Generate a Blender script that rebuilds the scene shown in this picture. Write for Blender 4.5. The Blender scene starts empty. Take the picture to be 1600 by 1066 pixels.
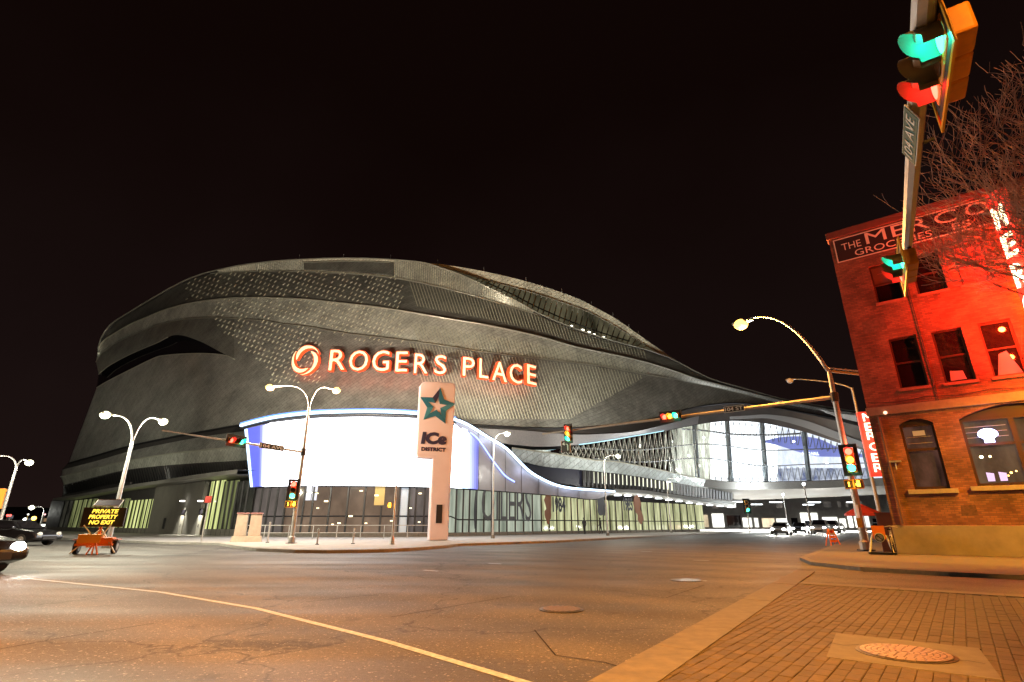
import bpy, math, random
from mathutils import Vector, Matrix
random.seed(7)
SC = bpy.context.scene
COL = SC.collection
# ------------------------------------------------------------------ camera
F, PITCH, CH = 818.0, math.radians(19.3), 1.2
cp, sp = math.cos(PITCH), math.sin(PITCH)
cam_d = bpy.data.cameras.new('camera'); cam = bpy.data.objects.new('camera', cam_d); COL.objects.link(cam)
cam.location = (0, 0, CH); cam.rotation_euler = (math.pi/2 + PITCH, 0, 0)
cam_d.sensor_width = 36; cam_d.lens = 36*F/1600; cam_d.clip_end = 3000; cam_d.clip_start = .05
SC.camera = cam
# ------------------------------------------------------------------ world, exposure
w = bpy.data.worlds.new('World'); SC.world = w; w.use_nodes = True
wn = w.node_tree.nodes; wl = w.node_tree.links
bg = wn['Background']
tc = wn.new('ShaderNodeTexCoord'); sx = wn.new('ShaderNodeSeparateXYZ'); cr = wn.new('ShaderNodeValToRGB')
nz = wn.new('ShaderNodeTexNoise'); nz.inputs['Scale'].default_value = 2.2; nz.inputs['Detail'].default_value = 4
ma = wn.new('ShaderNodeMath'); ma.operation = 'MULTIPLY_ADD'; ma.inputs[1].default_value = .5; 
wl.new(tc.outputs['Generated'], sx.inputs[0]); wl.new(tc.outputs['Generated'], nz.inputs['Vector'])
wl.new(nz.outputs['Fac'], ma.inputs[0]); wl.new(sx.outputs['Z'], ma.inputs[2]); wl.new(ma.outputs[0], cr.inputs[0])
e = cr.color_ramp.elements
e[0].position = .05; e[0].color = (.0165, .0092, .008, 1)
e[1].position = .95; e[1].color = (.0042, .0016, .0012, 1)
m_ = e.new(.45); m_.color = (.0088, .0046, .0042, 1)
wl.new(cr.outputs[0], bg.inputs['Color']); bg.inputs['Strength'].default_value = 1.0
SC.view_settings.view_transform = 'Standard'; SC.view_settings.look = 'None'
SC.view_settings.exposure = 0; SC.view_settings.gamma = 1; SC.view_settings.use_curve_mapping = False
SC.render.engine = 'CYCLES'
cy = SC.cycles
cy.use_denoising = True; cy.max_bounces = 6; cy.diffuse_bounces = 3; cy.glossy_bounces = 3
cy.transmission_bounces = 6; cy.transparent_max_bounces = 12
cy.sample_clamp_indirect = 4; cy.caustics_reflective = False; cy.caustics_refractive = False
cy.use_light_tree = True; cy.blur_glossy = .5
# ------------------------------------------------------------------ geometry of the place
def ray(x, y): return (x-800, F*cp-(533-y)*sp, (533-y)*cp+F*sp)
def at(x, y, Y):
    r = ray(x, y); t = Y/r[1]; return Vector((r[0]*t, Y, r[2]*t+CH))
def G(x, y, z=0.):
    r = ray(x, y); t = (z-CH)/r[2]; return Vector((r[0]*t, r[1]*t, z))
def dirv(deg): return Vector((math.sin(math.radians(deg)), math.cos(math.radians(deg)), 0))
U = dirv(-51)        # along the avenue, away to the left
V = dirv(39)         # across it
V2 = dirv(34.5)      # the street running to the arena bridge
UP = Vector((0, 0, 1))
def uv(u, v, z=0.): return U*u + V*v + UP*z
def interp(tab, x):
    if x <= tab[0][0]: 
        a, b = tab[0], tab[1]
    elif x >= tab[-1][0]:
        a, b = tab[-2], tab[-1]
    else:
        for i in range(len(tab)-1):
            if tab[i][0] <= x <= tab[i+1][0]: a, b = tab[i], tab[i+1]; break
    if b[0] == a[0]: return a[1]
    return a[1]+(b[1]-a[1])*(x-a[0])/(b[0]-a[0])
def cinterp(tab, x):   # smooth (Catmull-Rom style) in the table
    n = len(tab)
    if x <= tab[0][0] or x >= tab[-1][0]: return interp(tab, x)
    for i in range(n-1):
        if tab[i][0] <= x <= tab[i+1][0]: break
    x0, y0 = tab[i]; x1, y1 = tab[i+1]
    m0 = (y1-tab[i-1][1])/(x1-tab[i-1][0]) if i > 0 else (y1-y0)/(x1-x0)
    m1 = (tab[i+2][1]-y0)/(tab[i+2][0]-x0) if i < n-2 else (y1-y0)/(x1-x0)
    h = x1-x0; t = (x-x0)/h
    return (2*t**3-3*t*t+1)*y0+(t**3-2*t*t+t)*h*m0+(-2*t**3+3*t*t)*y1+(t**3-t*t)*h*m1
# ------------------------------------------------------------------ materials
MATS = {}
def mat(name, base=(.5, .5, .5), rough=.6, metal=0., emit=None, es=0., noise=0., nscale=5., bump=0., bscale=30., bdist=.02, randc=0., spec=.5, coat=0.):
    if name in MATS: return MATS[name]
    m = bpy.data.materials.new(name); m.use_nodes = True; MATS[name] = m
    n = m.node_tree.nodes; l = m.node_tree.links; b = n['Principled BSDF']
    b.inputs['Base Color'].default_value = (*base, 1); b.inputs['Roughness'].default_value = rough
    b.inputs['Metallic'].default_value = metal; b.inputs['Specular IOR Level'].default_value = spec
    b.inputs['Coat Weight'].default_value = coat
    if emit: b.inputs['Emission Color'].default_value = (*emit, 1); b.inputs['Emission Strength'].default_value = es
    geo = n.new('ShaderNodeNewGeometry')
    src = None
    if noise:
        t = n.new('ShaderNodeTexNoise'); t.inputs['Scale'].default_value = nscale; t.inputs['Detail'].default_value = 6; t.inputs['Roughness'].default_value = .65
        l.new(geo.outputs['Position'], t.inputs['Vector'])
        mr = n.new('ShaderNodeMapRange'); mr.inputs[1].default_value = .3; mr.inputs[2].default_value = .7
        mr.inputs[3].default_value = 1-noise; mr.inputs[4].default_value = 1+noise; l.new(t.outputs['Fac'], mr.inputs[0])
        src = mr.outputs[0]
        rr = n.new('ShaderNodeMapRange'); rr.inputs[1].default_value = .3; rr.inputs[2].default_value = .7
        rr.inputs[3].default_value = max(.05, rough-.12); rr.inputs[4].default_value = min(1, rough+.12); l.new(t.outputs['Fac'], rr.inputs[0])
        l.new(rr.outputs[0], b.inputs['Roughness'])
    if randc:
        oi = n.new('ShaderNodeObjectInfo'); mr2 = n.new('ShaderNodeMapRange')
        mr2.inputs[3].default_value = 1-randc; mr2.inputs[4].default_value = 1+randc; l.new(oi.outputs['Random'], mr2.inputs[0])
        if src:
            mm = n.new('ShaderNodeMath'); mm.operation = 'MULTIPLY'; l.new(src, mm.inputs[0]); l.new(mr2.outputs[0], mm.inputs[1]); src = mm.outputs[0]
        else: src = mr2.outputs[0]
    if src:
        vm = n.new('ShaderNodeVectorMath'); vm.operation = 'SCALE'; vm.inputs[0].default_value = base; l.new(src, vm.inputs['Scale'])
        l.new(vm.outputs[0], b.inputs['Base Color'])
    if bump:
        t2 = n.new('ShaderNodeTexNoise'); t2.inputs['Scale'].default_value = bscale; t2.inputs['Detail'].default_value = 5
        l.new(geo.outputs['Position'], t2.inputs['Vector'])
        bp = n.new('ShaderNodeBump'); bp.inputs['Strength'].default_value = bump; bp.inputs['Distance'].default_value = bdist
        l.new(t2.outputs['Fac'], bp.inputs['Height']); l.new(bp.outputs[0], b.inputs['Normal'])
    return m
def emis(name, col, s): return mat(name, (.02, .02, .02), .5, emit=col, es=s)
def m_asphalt():
    m = mat('asphalt', (.062, .058, .055), .72); n = m.node_tree.nodes; l = m.node_tree.links; b = n['Principled BSDF']
    geo = n.new('ShaderNodeNewGeometry')
    fine = n.new('ShaderNodeTexNoise'); fine.inputs['Scale'].default_value = 95; fine.inputs['Detail'].default_value = 3
    big = n.new('ShaderNodeTexNoise'); big.inputs['Scale'].default_value = .45; big.inputs['Detail'].default_value = 6
    mp = n.new('ShaderNodeMapping'); mp.inputs['Rotation'].default_value = (0, 0, math.radians(-39)); mp.inputs['Scale'].default_value = (.08, .9, 1)
    st = n.new('ShaderNodeTexNoise'); st.inputs['Scale'].default_value = 1.0; st.inputs['Detail'].default_value = 5
    vo = n.new('ShaderNodeTexVoronoi'); vo.feature = 'DISTANCE_TO_EDGE'; vo.inputs['Scale'].default_value = .22
    dist = n.new('ShaderNodeTexNoise'); dist.inputs['Scale'].default_value = 1.3; dist.inputs['Detail'].default_value = 5
    vadd = n.new('ShaderNodeVectorMath'); vadd.operation = 'MULTIPLY_ADD'; vadd.inputs[1].default_value = (1.6, 1.6, 0)
    spk = n.new('ShaderNodeTexVoronoi'); spk.inputs['Scale'].default_value = 60
    P = geo.outputs['Position']
    for q in (fine, big, mp, dist, spk): l.new(P, q.inputs['Vector'])
    l.new(mp.outputs[0], st.inputs['Vector'])
    l.new(dist.outputs['Color'], vadd.inputs[0]); l.new(P, vadd.inputs[2]); l.new(vadd.outputs[0], vo.inputs['Vector'])
    def mr(s, a, b_, c, d):
        q = n.new('ShaderNodeMapRange'); q.inputs[1].default_value = a; q.inputs[2].default_value = b_; q.inputs[3].default_value = c; q.inputs[4].default_value = d
        l.new(s, q.inputs[0]); return q.outputs[0]
    def mul(a, b_):
        q = n.new('ShaderNodeMath'); q.operation = 'MULTIPLY'; l.new(a, q.inputs[0]); l.new(b_, q.inputs[1]); return q.outputs[0]
    f = mul(mr(fine.outputs['Fac'], .3, .7, .45, 1.6), mr(big.outputs['Fac'], .3, .7, .68, 1.35))
    f = mul(f, mr(st.outputs['Fac'], .3, .7, .72, 1.28))
    mid = n.new('ShaderNodeTexNoise'); mid.inputs['Scale'].default_value = 22; mid.inputs['Detail'].default_value = 8; mid.inputs['Roughness'].default_value = .8; l.new(P, mid.inputs['Vector'])
    f = mul(f, mr(mid.outputs['Fac'], .35, .65, .6, 1.45))
    f = mul(f, mr(vo.outputs['Distance'], .0, .009, .3, 1.))
    s2 = n.new('ShaderNodeSeparateColor'); l.new(spk.outputs['Color'], s2.inputs[0])
    oil = n.new('ShaderNodeTexNoise'); oil.inputs['Scale'].default_value = 1.7; oil.inputs['Detail'].default_value = 3; l.new(P, oil.inputs['Vector'])
    f = mul(f, mr(oil.outputs['Fac'], .62, .72, 1., .6))
    wv = n.new('ShaderNodeTexWave'); wv.inputs['Scale'].default_value = .16; wv.inputs['Distortion'].default_value = 1.5; wv.inputs['Detail'].default_value = 3
    mw = n.new('ShaderNodeMapping'); mw.inputs['Rotation'].default_value = (0, 0, math.radians(-51)); l.new(P, mw.inputs['Vector']); l.new(mw.outputs[0], wv.inputs['Vector'])
    f = mul(f, mr(wv.outputs['Fac'], 0, 1, .8, 1.15))
    f2 = n.new('ShaderNodeMath'); f2.operation = 'ADD'; l.new(f, f2.inputs[0]); l.new(mr(s2.outputs[0], .95, 1., 0, 3.2), f2.inputs[1])
    vm = n.new('ShaderNodeVectorMath'); vm.operation = 'SCALE'; vm.inputs[0].default_value = (.066, .062, .058); l.new(f2.outputs[0], vm.inputs['Scale'])
    l.new(vm.outputs[0], b.inputs['Base Color'])
    l.new(mr(st.outputs['Fac'], .3, .7, .55, .8), b.inputs['Roughness'])
    bp = n.new('ShaderNodeBump'); bp.inputs['Strength'].default_value = .8; bp.inputs['Distance'].default_value = .006
    l.new(fine.outputs['Fac'], bp.inputs['Height']); l.new(bp.outputs[0], b.inputs['Normal'])
    return m
def m_brick():
    m = mat('red_brick', (.3, .1, .06), .85); n = m.node_tree.nodes; l = m.node_tree.links; b = n['Principled BSDF']
    geo = n.new('ShaderNodeNewGeometry'); ux = n.new('ShaderNodeVectorMath'); ux.operation = 'DOT_PRODUCT'; ux.inputs[1].default_value = tuple(-U)
    vx = n.new('ShaderNodeVectorMath'); vx.operation = 'DOT_PRODUCT'; vx.inputs[1].default_value = tuple(V)
    ad = n.new('ShaderNodeMath'); ad.operation = 'ADD'
    s = n.new('ShaderNodeSeparateXYZ'); c = n.new('ShaderNodeCombineXYZ')
    for q in (ux, vx, s): l.new(geo.outputs['Position'], q.inputs[0])
    l.new(ux.outputs['Value'], ad.inputs[0]); l.new(vx.outputs['Value'], ad.inputs[1])
    l.new(ad.outputs[0], c.inputs[0]); l.new(s.outputs[2], c.inputs[1])
    br = n.new('ShaderNodeTexBrick'); br.inputs['Scale'].default_value = 1; br.inputs['Brick Width'].default_value = .215; br.inputs['Row Height'].default_value = .075
    br.inputs['Mortar Size'].default_value = .009; br.inputs['Color1'].default_value = (.30, .115, .065, 1); br.inputs['Color2'].default_value = (.15, .055, .035, 1); br.inputs['Mortar'].default_value = (.15, .08, .06, 1)
    br.inputs['Bias'].default_value = -.2
    l.new(c.outputs[0], br.inputs['Vector'])
    nz = n.new('ShaderNodeTexNoise'); nz.inputs['Scale'].default_value = .9; nz.inputs['Detail'].default_value = 7; l.new(geo.outputs['Position'], nz.inputs['Vector'])
    mr = n.new('ShaderNodeMapRange'); mr.inputs[1].default_value = .3; mr.inputs[2].default_value = .7; mr.inputs[3].default_value = .5; mr.inputs[4].default_value = 1.45; l.new(nz.outputs['Fac'], mr.inputs[0])
    vm = n.new('ShaderNodeVectorMath'); vm.operation = 'SCALE'; l.new(br.outputs['Color'], vm.inputs[0]); l.new(mr.outputs[0], vm.inputs['Scale']); l.new(vm.outputs[0], b.inputs['Base Color'])
    bp = n.new('ShaderNodeBump'); bp.inputs['Strength'].default_value = 1; bp.inputs['Distance'].default_value = .02; bp.invert = True
    l.new(br.outputs['Fac'], bp.inputs['Height']); l.new(bp.outputs[0], b.inputs['Normal'])
    return m
def m_skin(name, base, rough, metal):
    """thin metal shingles laid on the diagonal"""
    m = mat(name, base, rough, metal); n = m.node_tree.nodes; l = m.node_tree.links; b = n['Principled BSDF']
    geo = n.new('ShaderNodeNewGeometry')
    mp = n.new('ShaderNodeMapping'); mp.inputs['Rotation'].default_value = (.4, .75, 0)
    l.new(geo.outputs['Position'], mp.inputs['Vector'])
    br = n.new('ShaderNodeTexBrick'); br.inputs['Scale'].default_value = 1; br.inputs['Brick Width'].default_value = 1.1; br.inputs['Row Height'].default_value = .42
    br.inputs['Mortar Size'].default_value = .03; br.inputs['Color1'].default_value = (*[k*1.07 for k in base], 1); br.inputs['Color2'].default_value = (*[k*.9 for k in base], 1)
    br.inputs['Mortar'].default_value = (*[k*.62 for k in base], 1)
    sp_ = n.new('ShaderNodeSeparateXYZ'); cb = n.new('ShaderNodeCombineXYZ'); l.new(mp.outputs[0], sp_.inputs[0]); l.new(sp_.outputs[0], cb.inputs[0]); l.new(sp_.outputs[2], cb.inputs[1])
    l.new(cb.outputs[0], br.inputs['Vector'])
    nz = n.new('ShaderNodeTexNoise'); nz.inputs['Scale'].default_value = .35; nz.inputs['Detail'].default_value = 8; nz.inputs['Roughness'].default_value = .7
    l.new(geo.outputs['Position'], nz.inputs['Vector'])
    mr = n.new('ShaderNodeMapRange'); mr.inputs[1].default_value = .3; mr.inputs[2].default_value = .7; mr.inputs[3].default_value = .68; mr.inputs[4].default_value = 1.35; l.new(nz.outputs['Fac'], mr.inputs[0])
    vm = n.new('ShaderNodeVectorMath'); vm.operation = 'SCALE'; l.new(br.outputs['Color'], vm.inputs[0]); l.new(mr.outputs[0], vm.inputs['Scale']); l.new(vm.outputs[0], b.inputs['Base Color'])
    n3 = n.new('ShaderNodeTexNoise'); n3.inputs['Scale'].default_value = .12; n3.inputs['Detail'].default_value = 2; l.new(geo.outputs['Position'], n3.inputs['Vector'])
    m3 = n.new('ShaderNodeMapRange'); m3.inputs[1].default_value = .35; m3.inputs[2].default_value = .65; m3.inputs[3].default_value = rough-.04; m3.inputs[4].default_value = rough+.05; l.new(n3.outputs['Fac'], m3.inputs[0]); l.new(m3.outputs[0], b.inputs['Roughness'])
    n2 = n.new('ShaderNodeTexNoise'); n2.inputs['Scale'].default_value = 1.1; n2.inputs['Detail'].default_value = 5; l.new(geo.outputs['Position'], n2.inputs['Vector'])
    ad = n.new('ShaderNodeMath'); ad.operation = 'MULTIPLY_ADD'; ad.inputs[1].default_value = 1.; l.new(n2.outputs['Fac'], ad.inputs[0])
    iv = n.new('ShaderNodeMath'); iv.operation = 'MULTIPLY'; iv.inputs[1].default_value = -.6; l.new(br.outputs['Fac'], iv.inputs[0]); l.new(iv.outputs[0], ad.inputs[2])
    bp = n.new('ShaderNodeBump'); bp.inputs['Strength'].default_value = .9; bp.inputs['Distance'].default_value = .16
    l.new(ad.outputs[0], bp.inputs['Height']); l.new(bp.outputs[0], b.inputs['Normal'])
    return m
def m_glass(name, tint=(.85, .9, .95), tr=.85):
    if name in MATS: return MATS[name]
    m = bpy.data.materials.new(name); m.use_nodes = True; MATS[name] = m
    n = m.node_tree.nodes; l = m.node_tree.links; n.remove(n['Principled BSDF'])
    t = n.new('ShaderNodeBsdfTransparent'); t.inputs[0].default_value = (*tint, 1); g = n.new('ShaderNodeBsdfGlossy'); g.inputs['Roughness'].default_value = .03
    g.inputs[0].default_value = (.9, .9, .9, 1)
    mx = n.new('ShaderNodeMixShader'); fr = n.new('ShaderNodeFresnel'); fr.inputs[0].default_value = 1.5
    mr = n.new('ShaderNodeMapRange'); mr.inputs[3].default_value = 1-tr; mr.inputs[4].default_value = 1
    l.new(fr.outputs[0], mr.inputs[0]); l.new(mr.outputs[0], mx.inputs[0]); l.new(t.outputs[0], mx.inputs[1]); l.new(g.outputs[0], mx.inputs[2])
    l.new(mx.outputs[0], n['Material Output'].inputs[0]); return m
def m_room(name, c1, c2, s, scale=1.2, glossy=.35, stretch=(1, 1, .5)):
    """glass of a lit room: emission varies with what stands inside"""
    if name in MATS: return MATS[name]
    m = mat(name, (.02, .02, .02), .06); n = m.node_tree.nodes; l = m.node_tree.links; b = n['Principled BSDF']
    geo = n.new('ShaderNodeNewGeometry'); mp = n.new('ShaderNodeMapping'); mp.inputs['Scale'].default_value = stretch
    l.new(geo.outputs['Position'], mp.inputs['Vector'])
    nz = n.new('ShaderNodeTexNoise'); nz.inputs['Scale'].default_value = scale; nz.inputs['Detail'].default_value = 6; nz.inputs['Roughness'].default_value = .6; l.new(mp.outputs[0], nz.inputs['Vector'])
    cr = n.new('ShaderNodeValToRGB'); cr.color_ramp.elements[0].position = .35; cr.color_ramp.elements[1].position = .66
    cr.color_ramp.elements[0].color = (*c1, 1); cr.color_ramp.elements[1].color = (*c2, 1)
    l.new(nz.outputs['Fac'], cr.inputs[0]); l.new(cr.outputs[0], b.inputs['Emission Color']); b.inputs['Emission Strength'].default_value = s
    return m
ASPH = m_asphalt(); BRICK = m_brick()
CONC = mat('pale_concrete', (.33, .31, .28), .8, noise=.22, nscale=2.2, bump=.4, bscale=40, bdist=.005)
CONC2 = mat('worn_concrete', (.16, .148, .128), .8, noise=.3, nscale=6, bump=.5, bscale=55, bdist=.005)
PAVE = mat('grey_paving', (.42, .40, .385), .75, noise=.2, nscale=1.5, bump=.3, bscale=30, bdist=.004)
PAVER = mat('brown_paver', (.098, .076, .056), .78, noise=.4, nscale=7, bump=.7, bscale=70, bdist=.006, randc=.16)
PAINT = mat('white_road_paint', (.34, .42, .56), .7, noise=.4, nscale=14)
TAR = mat('black_tar', (.028, .026, .025), .9, spec=.1)
IRON = mat('cast_iron', (.09, .085, .085), .4, metal=.7, noise=.3, nscale=20)
IRONL = mat('worn_iron', (.42, .34, .33), .42, metal=.6, noise=.25, nscale=20)
GALV = mat('galvanised_steel', (.5, .49, .48), .45, metal=.5, noise=.15, nscale=6)
STEELD = mat('dark_steel', (.05, .05, .055), .5, metal=.6)
BLACK = mat('matt_black', (.014, .014, .015), .6)
YEL = mat('signal_yellow', (.72, .3, .02), .45, noise=.15, nscale=8)
ORANGE = mat('safety_orange', (.85, .2, .02), .5)
WHITE = mat('white_paint', (.75, .75, .73), .5)
SKIN_L = m_skin('lit_metal_skin', (.62, .63, .57), .36, .4)  # skin metal in a lit tone: light on down-tilted bands is in the colour
SKIN_M = m_skin('mid_metal_skin', (.43, .435, .41), .34, .45)
SKIN_D = m_skin('shaded_metal_skin', (.30, .305, .28), .34, .45)  # same metal in a shaded tone, for the up-tilted band
TRIM = mat('bright_trim', (.62, .62, .54), .35, metal=.5)
SOFF = mat('dark_soffit', (.055, .05, .05), .6, noise=.2, nscale=1)
WINDK = mat('dark_glass', (.012, .011, .014), .05, spec=.8)
MULL = mat('dark_mullion', (.035, .033, .035), .4, metal=.5)
# ------------------------------------------------------------------ objects
def tag(o, label=None, cat=None, group=None, kind=None):
    if label: o['label'] = label
    if cat: o['category'] = cat
    if group: o['group'] = group
    if kind: o['kind'] = kind
    return o
def thing(name, label, cat, loc, group=None):
    o = bpy.data.objects.new(name, None); COL.objects.link(o); o.location = loc; o.empty_display_size = .3
    return tag(o, label, cat, group)
def wloc(o):
    v = Vector((0, 0, 0))
    while o: v += Vector(o.location); o = o.parent
    return v
class MB:
    def __init__(s): s.v = []; s.f = []
    def quad(s, a, b, c, d):
        i = len(s.v); s.v += [Vector(a), Vector(b), Vector(c), Vector(d)]; s.f.append((i, i+1, i+2, i+3)); return s
    def poly(s, pts):
        i = len(s.v); s.v += [Vector(p) for p in pts]; s.f.append(tuple(range(i, i+len(pts)))); return s
    def box(s, c, sx, sy, sz, X=Vector((1, 0, 0)), Y=Vector((0, 1, 0)), Z=UP):
        c = Vector(c); i = len(s.v)
        for dz in (-.5, .5):
            for dy in (-.5, .5):
                for dx in (-.5, .5): s.v.append(c+X*(dx*sx)+Y*(dy*sy)+Z*(dz*sz))
        for q in ((0, 2, 3, 1), (4, 5, 7, 6), (0, 1, 5, 4), (2, 6, 7, 3), (0, 4, 6, 2), (1, 3, 7, 5)): s.f.append(tuple(i+k for k in q))
        return s
    def bar(s, a, b, wd, hd=None, up=UP):
        a, b = Vector(a), Vector(b); d = b-a; L = d.length; d.normalize(); r = d.cross(up)
        if r.length < 1e-4: r = d.cross(Vector((1, 0, 0)))
        r.normalize(); u = r.cross(d); return s.box((a+b)/2, wd, L, hd or wd, r, d, u)
    def tube(s, pts, rad, seg=8, cap=True):
        pts = [Vector(p) for p in pts]; n = len(pts)
        if not hasattr(rad, '__len__'): rad = [rad]*n
        i0 = len(s.v); pr = None
        for k in range(n):
            d = (pts[min(k+1, n-1)]-pts[max(k-1, 0)]).normalized()
            if pr is None:
                r = d.cross(UP)
                if r.length < 1e-3: r = Vector((1, 0, 0))
            else: r = pr-d*pr.dot(d)
            r.normalize(); pr = r; q = d.cross(r)
            for j in range(seg):
                a = 2*math.pi*j/seg; s.v.append(pts[k]+(r*math.cos(a)+q*math.sin(a))*rad[k])
        for k in range(n-1):
            for j in range(seg):
                a = i0+k*seg+j; b = i0+k*seg+(j+1) % seg; s.f.append((a, b, b+seg, a+seg))
        if cap: s.f.append(tuple(i0+j for j in reversed(range(seg)))); s.f.append(tuple(i0+(n-1)*seg+j for j in range(seg)))
        return s
    def prism(s, pts, d):   # polygon pts extruded by vector d
        i = len(s.v); n = len(pts); pts = [Vector(p) for p in pts]; d = Vector(d)
        s.v += pts+[p+d for p in pts]
        s.f.append(tuple(i+k for k in reversed(range(n)))); s.f.append(tuple(i+n+k for k in range(n)))
        for k in range(n): s.f.append((i+k, i+(k+1) % n, i+n+(k+1) % n, i+n+k))
        return s
    def grid(s, rows):
        i = len(s.v); m = len(rows[0])
        for r in rows: s.v += [Vector(p) for p in r]
        for a in range(len(rows)-1):
            for b in range(m-1):
                k = i+a*m+b; s.f.append((k, k+1, k+m+1, k+m))
        return s
    def ball(s, c, r, sc=(1, 1, 1), nu=12, nv=8):
        c = Vector(c); i = len(s.v)
        for a in range(nv+1):
            th = math.pi*a/nv
            for b in range(nu):
                ph = 2*math.pi*b/nu; s.v.append(c+Vector((r*sc[0]*math.sin(th)*math.cos(ph), r*sc[1]*math.sin(th)*math.sin(ph), r*sc[2]*math.cos(th))))
        for a in range(nv):
            for b in range(nu):
                k = i+a*nu+b; k2 = i+a*nu+(b+1) % nu; s.f.append((k, k+nu, k2+nu, k2))
        return s
    def disc(s, c, nrm, r, seg=20, thick=.02):
        nrm = Vector(nrm).normalized(); c = Vector(c); return s.tube([c, c+nrm*thick], r, seg)
    def build(s, name, m, parent=None, smooth=False, origin=None, bevel=0):
        o0 = wloc(parent) if parent else Vector(origin or (0, 0, 0))
        me = bpy.data.meshes.new(name); me.from_pydata([tuple(p-o0) for p in s.v], [], s.f); me.update(); me.validate()
        me.materials.append(m)
        if smooth:
            for p in me.polygons: p.use_smooth = True
            if smooth != 'all': me.set_sharp_from_angle(angle=math.radians(40))
        o = bpy.data.objects.new(name, me); COL.objects.link(o)
        if parent: o.parent = parent
        else: o.location = o0
        if bevel:
            md = o.modifiers.new('bevel', 'BEVEL'); md.width = bevel; md.segments = 2; md.limit_method = 'ANGLE'
        return o
def light(name, loc, col, power, r=.12, parent=None, spot=None, aim=None, blend=.5):
    d = bpy.data.lights.new(name, 'SPOT' if spot else 'POINT'); d.color = col; d.energy = power; d.shadow_soft_size = r
    if spot: d.spot_size = math.radians(spot); d.spot_blend = blend
    o = bpy.data.objects.new(name, d); COL.objects.link(o); o.location = Vector(loc)-(wloc(parent) if parent else Vector((0, 0, 0)))
    if parent: o.parent = parent
    if spot: o.rotation_euler = (Vector(aim)-Vector(loc)).to_track_quat('-Z', 'Y').to_euler()
    return o
def copy_tree(o, parent=None):
    c = o.copy(); COL.objects.link(c); c.parent = parent
    for ch in list(o.children): copy_tree(ch, c)
    return c
def text_mesh(s, extr=.02, bold=0., shear=0., res=3):
    cu = bpy.data.curves.new('txt', 'FONT'); cu.body = s; cu.size = 1; cu.extrude = extr; cu.offset = bold; cu.shear = shear; cu.resolution_u = res
    t = bpy.data.objects.new('txt', cu); COL.objects.link(t); dg = bpy.context.evaluated_depsgraph_get()
    me = bpy.data.meshes.new_from_object(t.evaluated_get(dg)); vs = [v.co.copy() for v in me.vertices]; fs = [tuple(p.vertices) for p in me.polygons]
    bpy.data.objects.remove(t); bpy.data.curves.remove(cu); bpy.data.meshes.remove(me)
    return vs, fs
TX = {}
def text(s, BL, R, Uv, width, height, depth, bold=0., shear=0., narrow=None):
    """letters filling width x height from bottom-left BL, running along R, standing along Uv, raised by depth towards R x Uv"""
    k = (s, bold, shear)
    if k not in TX: TX[k] = text_mesh(s, .5, bold, shear)
    vs, fs = TX[k]
    x0 = min(v.x for v in vs); x1 = max(v.x for v in vs); y0 = min(v.y for v in vs); y1 = max(v.y for v in vs)
    R = Vector(R).normalized(); Uv = Vector(Uv).normalized(); N = R.cross(Uv).normalized(); BL = Vector(BL); b = MB()
    b.v = [BL+R*((v.x-x0)/(x1-x0)*width)+Uv*((v.y-y0)/(y1-y0)*height)+N*((v.z+.5)*depth) for v in vs]; b.f = list(fs); return b

# ================================================================== GROUND
g = MB(); g.quad((-900, -300, 0), (900, -300, 0), (900, 1500, 0), (-900, 1500, 0)); tag(g.build('ground', ASPH), kind='structure')
def flat(name, pts, z0, z1, m, parent=None, kind='structure'):
    b = MB(); b.prism([Vector((p[0], p[1], z0)) for p in pts], (0, 0, z1-z0)); o = b.build(name, m, parent)
    if not parent: tag(o, kind=kind)
    return o
# arena plaza behind its kerb
far = [Vector((-4.2, 28.6, 0))+V2*k for k in (12, 30, 60, 100, 180)]
pl = [G(255, 850.5), G(300, 851), G(340, 852), G(368, 857), G(400, 861.5), G(460, 864), G(510, 864.7), G(560, 864), G(600, 863), G(640, 861), G(672, 858.5), G(700, 856), G(716, 853.5)]+far+[Vector((-60, 190, 0)), Vector((-140, 150, 0)), Vector((-60, 62, 0))]
def shrink(pts, d):
    n = len(pts); c = sum((Vector((p[0], p[1], 0)) for p in pts), Vector())/n; out = []
    for i in range(n):
        a, b, q = [Vector((pts[j % n][0], pts[j % n][1], 0)) for j in (i-1, i, i+1)]
        t = (q-a).normalized(); nn = Vector((-t.y, t.x, 0)); 
        if nn.dot(c-b) < 0: nn = -nn
        out.append(b+nn*d)
    return out
flat('kerb', pl, 0, .13, CONC)
flat('pavement', shrink(pl, .3), .05, .134, PAVE)
# pavement round the brick corner building
mk = [uv(-60, 17.6), uv(.5, 17.6), uv(2.4, 18.1), uv(3.9, 19.6), uv(4.7, 22), uv(5.2, 28), uv(7.0, 50), uv(11.5, 110), uv(-60, 110)]
flat('kerb', mk, 0, .1, CONC2)
flat('pavement', shrink(mk, .25), .05, .104, mat('corner_paving', (.13, .12, .105), .8, noise=.3, nscale=3, bump=.4, bscale=50, bdist=.005))
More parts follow.
